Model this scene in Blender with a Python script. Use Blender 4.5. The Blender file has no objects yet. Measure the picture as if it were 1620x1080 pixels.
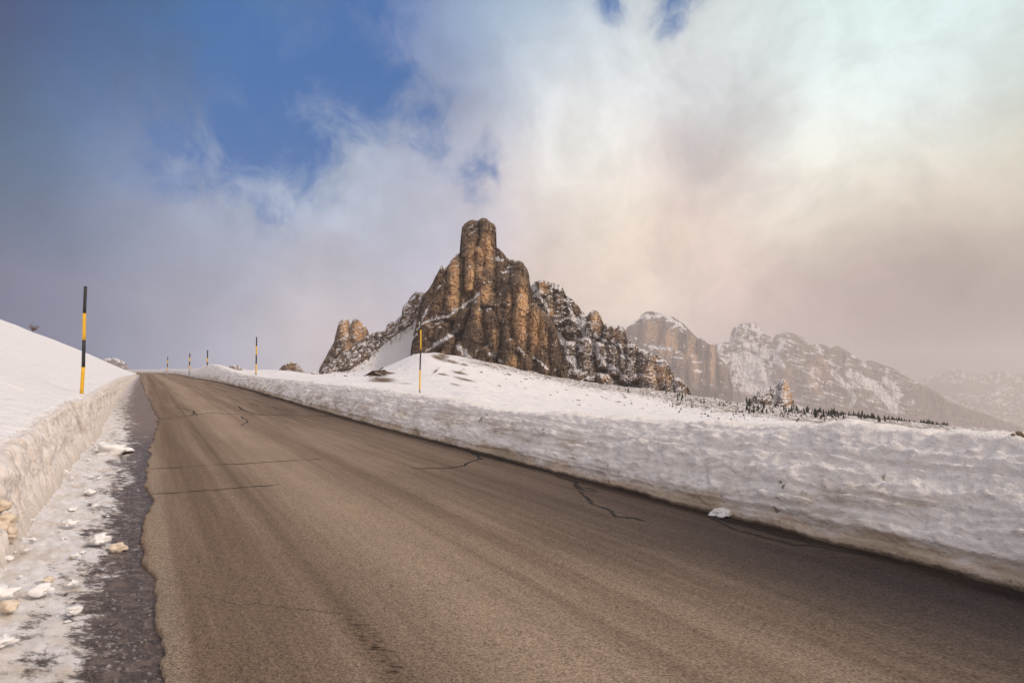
import bpy, bmesh, math, random
import numpy as np
from mathutils import Vector, Matrix
random.seed(4); rng = np.random.default_rng(7)
scene = bpy.context.scene
COL = scene.collection
F = 900.0; CX = 810.0; HV = 600.0; CZ = 1.7       # focal length / principal column / horizon row (px of the 1620 px photo), eye height

# ------------------------------------------------------------------ camera
cam_d = bpy.data.cameras.new("camera"); cam = bpy.data.objects.new("camera", cam_d); COL.objects.link(cam)
cam.location = (0, 0, CZ); cam.rotation_euler = (math.radians(90), 0, 0)
cam_d.sensor_width = 36.0; cam_d.lens = 20.0; cam_d.shift_y = 60.0/1620.0
cam_d.clip_start = 0.05; cam_d.clip_end = 60000.0
scene.camera = cam
scene.view_settings.view_transform = 'Standard'; scene.view_settings.look = 'None'
scene.view_settings.exposure = 0.0; scene.view_settings.gamma = 1.0
scene.render.engine = 'CYCLES'
scene.cycles.use_denoising = True
try: scene.cycles.denoiser = 'OPENIMAGEDENOISE'
except Exception: pass
scene.cycles.max_bounces = 6; scene.cycles.diffuse_bounces = 3; scene.cycles.glossy_bounces = 2
scene.cycles.volume_bounces = 1; scene.cycles.sample_clamp_indirect = 4.0

def s2l(c):
    c = c/255.0
    return c/12.92 if c <= 0.04045 else ((c+0.055)/1.055)**2.4
def rgb(*c): return tuple(s2l(x) for x in c)

# ------------------------------------------------------------------ node helpers
class NT:
    def __init__(s, tree): s.t = tree; s.n = tree.nodes; s.l = tree.links
    def new(s, typ, **kw):
        n = s.n.new(typ)
        for k, v in kw.items(): setattr(n, k, v)
        return n
    def put(s, sock, val):
        if isinstance(val, bpy.types.NodeSocket): s.l.new(val, sock)
        else: sock.default_value = val
    def m(s, op, a, b=None, c=None, clamp=False):
        n = s.new('ShaderNodeMath', operation=op); n.use_clamp = clamp
        s.put(n.inputs[0], a)
        if b is not None: s.put(n.inputs[1], b)
        if c is not None: s.put(n.inputs[2], c)
        return n.outputs[0]
    def vm(s, op, a, b=None, c=None):
        n = s.new('ShaderNodeVectorMath', operation=op)
        s.put(n.inputs[0], a)
        if b is not None:
            if op == 'SCALE': s.put(n.inputs['Scale'], b)
            else: s.put(n.inputs[1], b)
        if c is not None: s.put(n.inputs[2], c)
        return n.outputs['Value'] if op in ('DISTANCE', 'DOT_PRODUCT', 'LENGTH') else n.outputs[0]
    def noise(s, vec, scale, detail=4, rough=0.55, dist=0.0, out=0, lac=2.0):
        n = s.new('ShaderNodeTexNoise'); s.put(n.inputs['Vector'], vec)
        n.inputs['Scale'].default_value = scale; n.inputs['Detail'].default_value = detail
        n.inputs['Roughness'].default_value = rough; n.inputs['Distortion'].default_value = dist
        n.inputs['Lacunarity'].default_value = lac
        return n.outputs[out]
    def vor(s, vec, scale, feature='F1', out='Distance', rand=1.0):
        n = s.new('ShaderNodeTexVoronoi', feature=feature); s.put(n.inputs['Vector'], vec)
        n.inputs['Scale'].default_value = scale; n.inputs['Randomness'].default_value = rand
        return n.outputs[out]
    def ss(s, x, a, b, lo=0.0, hi=1.0):
        n = s.new('ShaderNodeMapRange', interpolation_type='SMOOTHSTEP'); s.put(n.inputs[0], x)
        n.inputs[1].default_value = a; n.inputs[2].default_value = b
        n.inputs[3].default_value = lo; n.inputs[4].default_value = hi
        return n.outputs[0]
    def mix(s, f, a, b, blend='MIX'):
        n = s.new('ShaderNodeMix', data_type='RGBA', blend_type=blend)
        s.put(n.inputs[0], f)
        s.put(n.inputs[6], a if isinstance(a, bpy.types.NodeSocket) else (*a[:3], 1))
        s.put(n.inputs[7], b if isinstance(b, bpy.types.NodeSocket) else (*b[:3], 1))
        return n.outputs[2]
    def mapping(s, vec, scale=(1, 1, 1), rot=(0, 0, 0), loc=(0, 0, 0)):
        n = s.new('ShaderNodeMapping'); s.put(n.inputs[0], vec)
        n.inputs['Scale'].default_value = scale; n.inputs['Rotation'].default_value = rot; n.inputs['Location'].default_value = loc
        return n.outputs[0]
    def attr(s, name, out='Fac'):
        n = s.new('ShaderNodeAttribute'); n.attribute_name = name; return n.outputs[out]
    def bump(s, h, strength=1.0, dist=0.02, normal=None):
        n = s.new('ShaderNodeBump'); s.put(n.inputs['Height'], h)
        n.inputs['Strength'].default_value = strength; n.inputs['Distance'].default_value = dist
        if normal is not None: s.put(n.inputs['Normal'], normal)
        return n.outputs[0]

def new_mat(name):
    m = bpy.data.materials.new(name); m.use_nodes = True
    nt = NT(m.node_tree); b = nt.n.get('Principled BSDF')
    return m, nt, b
def simple_mat(name, col, rough=0.6, var=0.15, scale=8.0, bumpd=0.0):
    m, nt, b = new_mat(name)
    pos = nt.new('ShaderNodeTexCoord').outputs['Object']
    n = nt.noise(pos, scale, 4)
    c = nt.mix(n, tuple(x*(1-var) for x in col), tuple(min(1, x*(1+var)) for x in col))
    nt.put(b.inputs['Base Color'], c); b.inputs['Roughness'].default_value = rough
    if bumpd: nt.put(b.inputs['Normal'], nt.bump(nt.noise(pos, scale*4, 5), 1.0, bumpd))
    return m

# ------------------------------------------------------------------ world: clear blue Nishita sky behind a deck of broken cloud
SUN_AZ = math.radians(118.0)      # clockwise from +Y (view direction): to the right of the road
SUN_EL = math.radians(36.0)
world = bpy.data.worlds.new("World"); scene.world = world; world.use_nodes = True
W = NT(world.node_tree)
for n in list(W.n): W.n.remove(n)
tc = W.new('ShaderNodeTexCoord').outputs['Generated']
dirn = W.vm('NORMALIZE', tc)
def pdir(u, v):
    d = Vector(((u-CX)/F, 1.0, (HV-v)/F)); d.normalize(); return tuple(d)
sky = W.new('ShaderNodeTexSky', sky_type='NISHITA'); sky.sun_disc = False
sky.sun_elevation = SUN_EL; sky.sun_rotation = SUN_AZ; sky.altitude = 2200.0; sky.air_density = 1.0; sky.dust_density = 0.6; sky.ozone_density = 2.0
# warp
wn = W.noise(dirn, 2.6, 5, 0.58, 0.0, 1)
wv = W.vm('SCALE', W.vm('SUBTRACT', wn, (0.5, 0.5, 0.5)), 0.21)
wdir = W.vm('ADD', dirn, wv)
PTS = [  # u, v -> direction; colour of the cloud deck there
 (-250,-150,(62,84,120)),(0,0,(12,18,88)),(20,200,(21,89,122)),(60,400,(49,86,123)),(0,520,(30,46,106)),(180,60,(14,87,138)),(190,260,(27,100,156)),(230,180,(21,88,155)),
 (150,500,(61,99,140)),(280,420,(98,116,152)),(330,350,(158,170,191)),(290,300,(192,199,218)),(250,560,(124,137,168)),(400,560,(167,178,203)),(420,450,(162,172,197)),(540,420,(150,149,168)),
 (560,330,(191,197,211)),(480,300,(150,182,216)),(600,250,(175,190,211)),(650,480,(205,203,224)),(550,490,(256,242,243)),(700,330,(186,192,213)),(330,60,(16,105,164)),(700,90,(144,160,186)),
 (740,200,(117,138,180)),(860,40,(73,132,177)),(850,150,(139,174,211)),(800,300,(226,213,214)),(620,60,(21,91,173)),(420,-150,(92,122,160)),(900,-150,(150,168,190)),(930,90,(215,226,228)),
 (940,240,(260,255,244)),(1010,150,(236,234,241)),(1090,40,(161,166,183)),(870,180,(251,250,245)),(890,300,(272,262,240)),(820,400,(212,191,182)),(900,420,(223,205,199)),(960,470,(254,231,205)),
 (1000,330,(241,222,202)),(1060,150,(263,283,286)),(1110,60,(230,235,225)),(1180,160,(198,186,199)),(1150,230,(152,95,101)),(1100,300,(225,204,188)),(1260,110,(235,256,254)),(1300,30,(223,255,252)),
 (1420,60,(217,224,212)),(1500,60,(211,244,264)),(1610,30,(220,237,228)),(1350,200,(250,263,265)),(1480,170,(239,252,251)),(1250,280,(269,275,261)),(1380,300,(262,259,236)),(1500,260,(235,213,196)),
 (1610,200,(206,202,171)),(1620,320,(208,196,184)),(1180,380,(244,220,208)),(1120,430,(243,217,204)),(1300,370,(223,207,188)),(1420,390,(198,178,163)),(1550,440,(153,134,120)),(1330,460,(187,171,167)),
 (1460,500,(132,113,130)),(1620,540,(184,170,170)),(1200,480,(222,194,189)),(1040,470,(242,228,217)),(1400,560,(166,135,135)),(1560,570,(99,72,98)),(1250,600,(212,192,186)),(900,600,(214,198,196)),
 (600,600,(196,190,198)),(1300,-200,(214,228,226)),(1800,150,(196,204,198)),(1900,450,(178,168,166))]
acc = None; wac = None; SG = 0.075
for (u, v, c) in PTS:
    d = W.vm('DISTANCE', wdir, pdir(u, v))
    w = W.m('POWER', math.e, W.m('MULTIPLY', W.m('MULTIPLY', d, d), -1/(2*SG*SG)))
    cl = rgb(*c)
    if acc is None: acc = W.vm('SCALE', cl, w); wac = w
    else:
        acc = W.vm('MULTIPLY_ADD', (w if False else W.vm('SCALE', (1.0, 1.0, 1.0), w)), cl, acc)
        wac = W.m('ADD', wac, w)
# everything outside the photographed part: a lavender grey deck, brighter and warmer towards the sun
amb = rgb(186, 188, 204)
sund = (math.sin(SUN_AZ)*math.cos(SUN_EL), math.cos(SUN_AZ)*math.cos(SUN_EL), math.sin(SUN_EL))
glow = W.ss(W.vm('DOT_PRODUCT', dirn, sund), -0.2, 1.0)
ambc = W.mix(glow, amb, rgb(232, 222, 212))
eps = 0.004
acc = W.vm('ADD', acc, W.vm('SCALE', ambc, eps)); wac = W.m('ADD', wac, eps)
base = W.vm('SCALE', acc, W.m('DIVIDE', 1.0, wac))
# billow detail of the clouds
n1 = W.noise(wdir, 7.5, 9, 0.62, 0.2)
n2 = W.noise(W.mapping(wdir, loc=(3, 1, 7)), 20.0, 5, 0.6, 0.3)
br = W.m('ADD', W.m('MULTIPLY_ADD', W.m('SUBTRACT', W.ss(n1, .30, .68), 0.5), 0.22, 1.0), W.m('MULTIPLY', W.m('SUBTRACT', n2, 0.5), 0.16))
cloud = W.vm('SCALE', base, br)
# openings
HOLES = [(440,160,.15,1.1),(300,200,.10,.85),(560,160,.12,.95),(640,195,.08,.75),(330,250,.09,.8),(480,230,.12,.85),(520,60,.14,.55),(400,60,.14,.5),(740,262,.05,.62),(540,255,.05,.7),(965,-10,.042,.85),(1080,-26,.052,.75),(690,200,.07,.5),(350,-60,.2,.5),(640,30,.10,.4)]
ACC = [(1188,160,.030,-.14),(1155,215,.034,-.15),(1118,262,.030,-.11),(1190,120,.02,-.06),(392,238,.016,.30),(345,200,.014,.15),(272,310,.022,.16),(262,270,.016,.16),(300,345,.02,.10),(556,340,.020,.14),(610,315,.012,.12),(885,195,.026,.12),(872,240,.02,.08),(905,280,.03,.08),(640,470,.05,.06),(1000,470,.06,.06),(1480,420,.09,-.06),(1560,470,.08,-.06)]
am = None
for (u, v, r_, a) in ACC:
    d = W.vm('DISTANCE', wdir, pdir(u, v))
    w = W.m('MULTIPLY', W.m('POWER', math.e, W.m('MULTIPLY', W.m('MULTIPLY', d, d), -1/(r_*r_))), a)
    am = W.m('ADD', w, 1.0) if am is None else W.m('ADD', w, am)
cloud = W.vm('SCALE', cloud, am)
hole = None
for (u, v, r, a) in HOLES:
    d = W.vm('DISTANCE', wdir, pdir(u, v))
    w = W.m('MULTIPLY', W.m('POWER', math.e, W.m('MULTIPLY', W.m('MULTIPLY', d, d), -1/(r*r))), a)
    hole = w if hole is None else W.m('MAXIMUM', hole, w)
hn = W.noise(W.mapping(wdir, loc=(1, 5, 2)), 9.0, 8, 0.62, 0.4)
hf = W.ss(W.m('MULTIPLY_ADD', W.m('MULTIPLY', W.m('SUBTRACT', hn, 0.5), W.ss(hole, 0.02, 0.4)), 2.6, hole), 0.16, 1.05)
nsky = W.vm('MULTIPLY', sky.outputs[0], (0.10, 0.155, 0.19))   # brought to the display scale below
bluec = W.mix(0.92, nsky, rgb(8, 98, 168))
bluec = W.vm('SCALE', bluec, 1.0)
tot = W.mix(hf, cloud, bluec)
tot = W.vm('SCALE', tot, 10.0)
bg = W.new('ShaderNodeBackground'); W.put(bg.inputs[0], tot); bg.inputs[1].default_value = 0.1
wo = W.new('ShaderNodeOutputWorld'); W.l.new(bg.outputs[0], wo.inputs[0])

# ------------------------------------------------------------------ sun (behind thin cloud, so soft)
sd = bpy.data.lights.new("sun", 'SUN'); so = bpy.data.objects.new("sun", sd); COL.objects.link(so)
sd.energy = 1.95; sd.angle = math.radians(8.0); sd.color = (1.0, 0.84, 0.70)
so.rotation_euler = Vector(sund).to_track_quat('Z', 'Y').to_euler(); so.location = (60, 10, 60)

# ------------------------------------------------------------------ numpy noise
_perm = rng.permutation(256).astype(np.int32)
_g = rng.normal(size=(256, 3)); _g /= np.linalg.norm(_g, axis=1)[:, None]; _g = _g.astype(np.float32)
def perlin(x, y, z=0.0):
    x, y, z = np.broadcast_arrays(np.asarray(x, np.float32), np.asarray(y, np.float32), np.asarray(z, np.float32))
    xi = np.floor(x).astype(np.int32); yi = np.floor(y).astype(np.int32); zi = np.floor(z).astype(np.int32)
    xf = x-xi; yf = y-yi; zf = z-zi
    f = lambda t: t*t*t*(t*(t*6-15)+10)
    uu, vv, ww = f(xf), f(yf), f(zf); r = 0
    for a in (0, 1):
        pa = _perm[(xi+a) & 255]; wa = uu if a else 1-uu
        for b in (0, 1):
            pb = _perm[(pa+yi+b) & 255]; wb = vv if b else 1-vv
            for c in (0, 1):
                g = _g[_perm[(pb+zi+c) & 255]]; wc = ww if c else 1-ww
                r = r + wa*wb*wc*(g[..., 0]*(xf-a)+g[..., 1]*(yf-b)+g[..., 2]*(zf-c))
    return r*1.5
def fbm(x, y, z=0.0, o=4, gain=0.5):
    r = 0; a = 1.0; k = 1.0
    for i in range(o):
        r = r+a*perlin(x*k+i*7.3, y*k-i*3.1, z*k+i*5.7); a *= gain; k *= 2.03
    return r
def billow(x, y, z=0.0, o=4, gain=0.5):
    r = 0; a = 1.0; k = 1.0
    for i in range(o):
        r = r+a*np.abs(perlin(x*k+i*7.3, y*k-i*3.1, z*k+i*5.7)); a *= gain; k *= 2.03
    return r
def cells(x, y, seed):
    x = np.asarray(x, np.float32); y = np.asarray(y, np.float32); xi = np.floor(x).astype(int); yi = np.floor(y).astype(int)
    tab = np.random.default_rng(900+seed).random((256, 5)).astype(np.float32)
    best = np.full(x.shape, 9.0, np.float32); h = np.zeros_like(x)
    for a in (-1, 0, 1):
        for b in (-1, 0, 1):
            k = _perm[(_perm[(xi+a) & 255]+yi+b) & 255]; t = tab[k]
            dx = x-(xi+a+.15+.7*t[..., 0]); dy = y-(yi+b+.15+.7*t[..., 1]); d = dx*dx+dy*dy
            m = d < best; best = np.where(m, d, best)
            h = np.where(m, (t[..., 2]-.5)*2+(t[..., 3]-.5)*2.6*dx+(t[..., 4]-.5)*2.2*dy, h)
    return h
def sst(x, a, b):
    t = np.clip((x-a)/(b-a), 0, 1); return t*t*(3-2*t)
def interp(x, pts):
    p = np.array(pts, float); return np.interp(x, p[:, 0], p[:, 1])

# ------------------------------------------------------------------ mesh helpers
def mesh_obj(name, co, faces, mats, smooth=True, attrs=None, uvs=None, fmat=None, parent=None):
    me = bpy.data.meshes.new(name)
    co = np.asarray(co, np.float32); faces = np.asarray(faces, np.int32)
    me.vertices.add(len(co)); me.vertices.foreach_set('co', co.ravel())
    k = faces.shape[1]
    me.loops.add(faces.size); me.loops.foreach_set('vertex_index', faces.ravel())
    me.polygons.add(len(faces)); me.polygons.foreach_set('loop_start', np.arange(0, faces.size, k, dtype=np.int32))
    me.polygons.foreach_set('loop_total', np.full(len(faces), k, np.int32))
    if smooth: me.polygons.foreach_set('use_smooth', np.ones(len(faces), bool))
    if fmat is not None: me.polygons.foreach_set('material_index', np.asarray(fmat, np.int32))
    for m in (mats if isinstance(mats, (list, tuple)) else [mats]): me.materials.append(m)
    if attrs:
        for an, av in attrs.items():
            a = me.attributes.new(an, 'FLOAT', 'POINT'); a.data.foreach_set('value', np.asarray(av, np.float32).ravel())
    if uvs is not None:
        ul = me.uv_layers.new(name='UVMap'); ul.data.foreach_set('uv', np.asarray(uvs, np.float32)[faces.ravel()].ravel())
    me.update(calc_edges=True); me.validate()
    o = bpy.data.objects.new(name, me); COL.objects.link(o)
    if parent is not None: o.parent = parent
    return o
def grid_faces(nr, nc):
    i = np.arange(nr-1)[:, None]*nc+np.arange(nc-1)[None, :]
    return np.stack([i, i+1, i+nc+1, i+nc], -1).reshape(-1, 4)
def structure(o, name=None):
    o['kind'] = 'structure'; return o
def tag(o, label, cat, group=None, kind=None):
    o['label'] = label; o['category'] = cat
    if group: o['group'] = group
    if kind: o['kind'] = kind
    return o
def bm_obj(name, bm, mat, parent=None, smooth=False):
    me = bpy.data.meshes.new(name); bm.normal_update(); bm.to_mesh(me); bm.free()
    for m in (mat if isinstance(mat, (list, tuple)) else [mat]): me.materials.append(m)
    if smooth:
        for p in me.polygons: p.use_smooth = True
    o = bpy.data.objects.new(name, me); COL.objects.link(o)
    if parent is not None: o.parent = parent
    return o
def tube(bm, pts, radii, seg=10):
    rings = []
    for i, p in enumerate(pts):
        p = Vector(p); a = Vector(pts[max(0, i-1)]); b = Vector(pts[min(len(pts)-1, i+1)])
        t = (b-a).normalized(); s = t.cross(Vector((0.3, 1, 0.1))).normalized(); q = t.cross(s)
        r = radii[i] if isinstance(radii, (list, tuple)) else radii
        rings.append([bm.verts.new(p+(s*math.cos(2*math.pi*k/seg)+q*math.sin(2*math.pi*k/seg))*r) for k in range(seg)])
    for a, b in zip(rings, rings[1:]):
        for k in range(seg): bm.faces.new((a[k], a[(k+1) % seg], b[(k+1) % seg], b[k]))
    bm.faces.new(rings[0][::-1]); bm.faces.new(rings[-1])

# ------------------------------------------------------------------ the lie of the road
_zr = [(-40,-.89),(0,0),(5,.111),(10,.222),(16,.355),(22,.55),(34.6,1.05),(50,1.46),(82,1.97),(120,2.9),(150,3.3),(200,4.3),(300,6.2),(400,8)]
def zr(Y):
    Y = np.asarray(Y, float); w = 0.5+0.06*np.abs(Y)
    return sum(interp(Y+w*k, _zr)*c for k, c in ((-2, .1), (-1, .22), (0, .36), (1, .22), (2, .1)))
def bend(Y): Y = np.asarray(Y, float); return .0043*np.clip(Y-100, 0, None)**2
def qX(q, Y): return q-.647*Y-bend(Y)          # q = offset across the road at constant Y; 0.09 .. 6.63 is the asphalt
def Xq(X, Y): return X+.647*Y+bend(Y)
_ry = np.geomspace(2.0, 160, 1500); _rv = HV+F*(CZ-zr(_ry))/_ry
def road_pt(u, v):
    i = int(np.argmax(_rv <= v)); Y = float(_ry[i])
    if i: t = (_rv[i-1]-v)/(_rv[i-1]-_rv[i]); Y = float(_ry[i-1]+(_ry[i]-_ry[i-1])*t)
    return ((u-CX)/F*Y, Y)
HW = [(-10,.7),(4,.7),(6,.78),(9,.92),(13,.98),(20,.9),(35,.75),(60,.5),(100,.42),(300,.4)]          # left wall height
HR = [(-10,1.1),(4.9,1.10),(7.6,.94),(11.4,.82),(15.6,.95),(20.6,.98),(33.8,.82),(42,.85),(50,1.1),(62,1.7),(70,1.75),(78,1.35),(90,1.12),(120,1.0),(150,.95),(300,1)]  # right bank height
def hillz(lat, Y):
    lat = np.clip(lat, 0, None)
    l2 = lat-0.9*(1-np.exp(-lat/.9))*0.75
    return zr(Y)+interp(Y, HW)+22*np.tanh(.43*l2/22)

# far terrain, given by the direction and distance at which the ground stands
TU = [-200,200,330,440,510,560,580,600,650,666,690,740,800,850,900,1000,1100,1200,1300,1400,1500,1620,1900]
TAB = {
 18:   [640,640,640,630,622,620,620,620,624,626,630,640,652,660,665,673,682,687,690,693,696,700,705],
 40:   [610,606,604,602,603,605,607,608,613,614,617,622,635,643,650,658,667,672,676,681,686,693,700],
 100:  [600,598,589,591,596,598,599,600,602,603,604,609,621,630,638,651,661,668,673,680,686,695,700],
 220:  [598,594,587,588.5,594.5,593.5,590,584,562,557,561,575,592,606,618,636,649,658,668,677,685,694,700],
 420:  [598,594,587,588.5,594.5,592,590,587,572,565,562,571,584,597,609,624,637,649,660,670,679,689,698],
 620:  [600,596,588,589,594.5,591,588,586,568,562,557,567,578,590,600,613,627,641,653,664,674,684,695],
 1100: [605,600,594,593,597,598,598,598,590,590,588,592,600,608,615,632,643,653,663,673,681,689,700],
 3000: [612,610,606,606,606,608,610,612,616,618,620,625,630,635,640,650,660,668,676,684,692,698,705],
 14000:[616,614,610,608,608,610,612,614,618,620,622,628,634,640,650,665,680,690,696,700,700,704,708]}
_ty = np.array(sorted(TAB)); _tl = np.log(_ty); _tt = np.array([TAB[k] for k in _ty], float)
_du = np.linspace(-200, 1900, 421)
_td = np.array([np.interp(_du, TU, r) for r in _tt])
_ker = np.exp(-np.linspace(-2, 2, 9)**2); _ker /= _ker.sum()
_td = np.array([np.convolve(np.pad(r, 4, 'edge'), _ker, 'valid') for r in _td])
def terrain_z(X, Y, noise=True):
    X = np.asarray(X, float); Y = np.asarray(Y, float)
    r = np.hypot(X, Y)+1e-6; th = np.arctan2(X, Y)
    thc = np.clip(th, -math.radians(48), math.radians(50)); uu = CX+F*np.tan(thc)
    Ye = np.maximum(r*np.cos(thc), 10.0)
    fu = np.clip((uu+200)/5.0, 0, 419.999); iu = fu.astype(int); fu = fu-iu
    fy = np.interp(np.log(Ye), _tl, np.arange(len(_tl))); iy = np.clip(fy.astype(int), 0, len(_tl)-2); fy = fy-iy
    v = (_td[iy, iu]*(1-fu)+_td[iy, iu+1]*fu)*(1-fy)+(_td[iy+1, iu]*(1-fu)+_td[iy+1, iu+1]*fu)*fy
    z = CZ+(HV-v)/F*Ye
    if noise:
        z = z+fbm(X/40, Y/40, 0, 3)*0.0045*np.clip(r-25, 0, 500)+fbm(X/7, Y/7, 3, 3)*0.0010*np.clip(r-15, 0, 250)+fbm(X/2, Y/2, 9, 2)*.03*sst(r, 10, 30)
    q = Xq(X, Y)
    near = sst(q, 9.0, 12.5)
    nearl = 1-sst(q, -14, -3)*0-sst(q, -60, -6)
    rd = zr(np.clip(Y, -40, 400))-0.35
    behind = sst(-Y, -2, 30)
    side = np.where(q > 3, near, 1-sst(q, -95, -70))
    lim = np.where(Y > 260, 1.0, side)
    z = rd*(1-lim)+z*lim
    return z

# ------------------------------------------------------------------ materials for snow, rock, road
def snow_mat(name, col, bumps, dirt=None, far=False):
    m, nt, b = new_mat(name)
    pos = nt.new('ShaderNodeTexCoord').outputs['Object']
    n = nt.noise(pos, 0.7 if not far else 0.02, 5)
    c = nt.mix(n, tuple(x*.93 for x in col), tuple(min(.93, x*1.04) for x in col))
    if dirt: c = dirt(nt, pos, c)
    nt.put(b.inputs['Base Color'], c); b.inputs['Roughness'].default_value = 0.75
    b.inputs['Specular IOR Level'].default_value = 0.25
    nrm = None
    for (sc, d, det, st) in bumps:
        nrm = nt.bump(nt.noise(nt.mapping(pos, scale=st), sc, det, 0.6, 0.2), 1.0, d, nrm)
    if nrm is not None: nt.put(b.inputs['Normal'], nrm)
    return m
SN = (.84, .82, .835)
def dirt_field(nt, pos, c):
    g = nt.attr('grass'); n = nt.noise(nt.mapping(pos, scale=(.35, 1.0, 1.4)), 1.0, 6, 0.7)
    g2 = nt.ss(nt.m('MULTIPLY_ADD', nt.m('SUBTRACT', n, .5), 2.4, g), 0.50, 0.72)
    gc = nt.mix(nt.noise(pos, 1.3, 3), (.20, .12, .055), (.09, .06, .035))
    r = nt.attr('rocky'); n2 = nt.noise(pos, .33, 6, 0.72)
    r2 = nt.ss(nt.m('MULTIPLY_ADD', nt.m('SUBTRACT', n2, .5), 3.2, r), 0.66, 0.80)
    c = nt.mix(r2, c, nt.mix(nt.noise(pos, .8, 2), (.13, .10, .08), (.24, .17, .12)))
    return nt.mix(g2, c, gc)
M_field = snow_mat('snow_field', SN, [(0.12, 1.6, 5, (1, .45, 1)), (0.8, .30, 5, (1, .5, 1)), (5.0, .05, 4, (1, 1, 1))], dirt_field)
def dirt_bank(nt, pos, c):
    h = nt.attr('hgt')                                   # metres above the road
    n = nt.noise(nt.mapping(pos, scale=(1, 1, 1.6)), 1.3, 6, 0.65); nf = nt.noise(pos, 9, 5, 0.7)
    lo = nt.ss(nt.m('ADD', h, nt.m('MULTIPLY', nt.m('SUBTRACT', n, .5), .75)), 0.04, 0.22, 1, 0)
    c = nt.mix(nt.m('MULTIPLY', lo, .92), c, nt.mix(nt.noise(nt.mapping(pos, scale=(6, 6, 1.5)), 1.0, 4, .6), (.50, .37, .26), (.70, .57, .45)))
    blot = nt.m('MULTIPLY', nt.ss(nt.noise(nt.mapping(pos, scale=(.8, .8, 2.2), loc=(9, 3, 1)), 1.1, 6, .7), .44, .64), nt.ss(h, .85, .3))
    c = nt.mix(nt.m('MULTIPLY', blot, .85), c, (.44, .36, .265))
    grit = nt.m('MULTIPLY', nt.ss(nf, .60, .70), nt.ss(nt.m('ADD', blot, lo), .2, 1.2))
    c = nt.mix(nt.m('MULTIPLY', grit, .65), c, (.22, .17, .12))
    pk = nt.m('MULTIPLY', nt.ss(nt.noise(nt.mapping(pos, loc=(7, 2, 5)), 2.6, 3, .6), .66, .70), nt.ss(h, 1.0, .5))
    c = nt.mix(nt.m('MULTIPLY', pk, nt.ss(nf, .42, .56)), c, (.16, .12, .08))
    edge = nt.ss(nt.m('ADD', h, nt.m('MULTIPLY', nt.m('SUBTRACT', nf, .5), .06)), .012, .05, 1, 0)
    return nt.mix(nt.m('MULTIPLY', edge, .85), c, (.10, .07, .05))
M_bank = snow_mat('plowed_snow', (.88, .845, .83), [(1.6, .06, 5, (1, 1, 1.8)), (9, .045, 7, (1, 1, 1.3)), (45, .012, 6, (1, 1, 1))], dirt_bank)
def dirt_shade_left(nt, pos, c):
    h = nt.attr('hgt'); n = nt.noise(pos, 2.2, 5, .65); nf = nt.noise(pos, 22, 4, .7)
    wall = nt.attr('wall')
    c = nt.mix(nt.m('MULTIPLY', wall, nt.ss(n, .3, .7, .35, .85)), c, (.70, .61, .55))
    lo = nt.ss(nt.m('ADD', h, nt.m('MULTIPLY', nt.m('SUBTRACT', n, .5), .5)), 0.0, 0.25, 1, 0)
    c = nt.mix(nt.m('MULTIPLY', lo, .45), c, (.55, .46, .37))
    c = nt.mix(nt.m('MULTIPLY', nt.ss(nf, .68, .74), .35), c, (.25, .20, .16))
    return nt.mix(nt.m('MULTIPLY', nt.attr('slit'), .75), c, (.20, .15, .12))  # corner shadow of the wall painted dark brown down the slit
M_left = snow_mat('cut_snow', (.84, .83, .85), [(.7, .12, 5, (1, .5, 1)), (3, .07, 5, (1, 1, 1)), (12, .025, 5, (1, 1, .8)), (45, .005, 4, (1, 1, 1))], dirt_shade_left)

def rock_mat(name, warm, grey, dark, sc, snowc=(.84, .82, .84), bd=1.0):
    m, nt, b = new_mat(name)
    pos = nt.new('ShaderNodeTexCoord').outputs['Object']
    t = nt.attr('warm'); s = nt.attr('snow')
    n1 = nt.noise(nt.mapping(pos, scale=(1, .5, .35)), .05*sc, 6, .65)
    n2 = nt.noise(nt.mapping(pos, scale=(1, .6, .22)), .30*sc, 6, .7)
    n3 = nt.noise(nt.mapping(pos, scale=(1, .6, .8)), 1.0*sc, 4, .65)
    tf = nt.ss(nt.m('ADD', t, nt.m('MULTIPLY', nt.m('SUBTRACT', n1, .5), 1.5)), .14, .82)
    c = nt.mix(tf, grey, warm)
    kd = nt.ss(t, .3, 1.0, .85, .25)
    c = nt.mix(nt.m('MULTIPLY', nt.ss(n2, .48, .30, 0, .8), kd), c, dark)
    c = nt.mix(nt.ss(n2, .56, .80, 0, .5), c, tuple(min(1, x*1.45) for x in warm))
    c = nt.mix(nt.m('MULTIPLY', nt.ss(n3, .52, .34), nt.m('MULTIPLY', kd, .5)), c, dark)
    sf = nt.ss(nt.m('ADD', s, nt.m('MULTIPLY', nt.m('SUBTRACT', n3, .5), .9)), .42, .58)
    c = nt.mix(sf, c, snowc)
    nt.put(b.inputs['Base Color'], c); b.inputs['Roughness'].default_value = .9; b.inputs['Specular IOR Level'].default_value = .15
    h = nt.m('ADD', nt.m('MULTIPLY', n2, 1.0), nt.m('MULTIPLY', n3, .45))
    nt.put(b.inputs['Normal'], nt.bump(h, 1.0, 3.2*bd/sc))
    return m
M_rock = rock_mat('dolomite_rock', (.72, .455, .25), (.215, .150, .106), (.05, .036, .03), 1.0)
M_rockfar = rock_mat('distant_rock', (.48, .31, .20), (.21, .158, .128), (.075, .06, .055), .25, bd=1.0)

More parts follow.
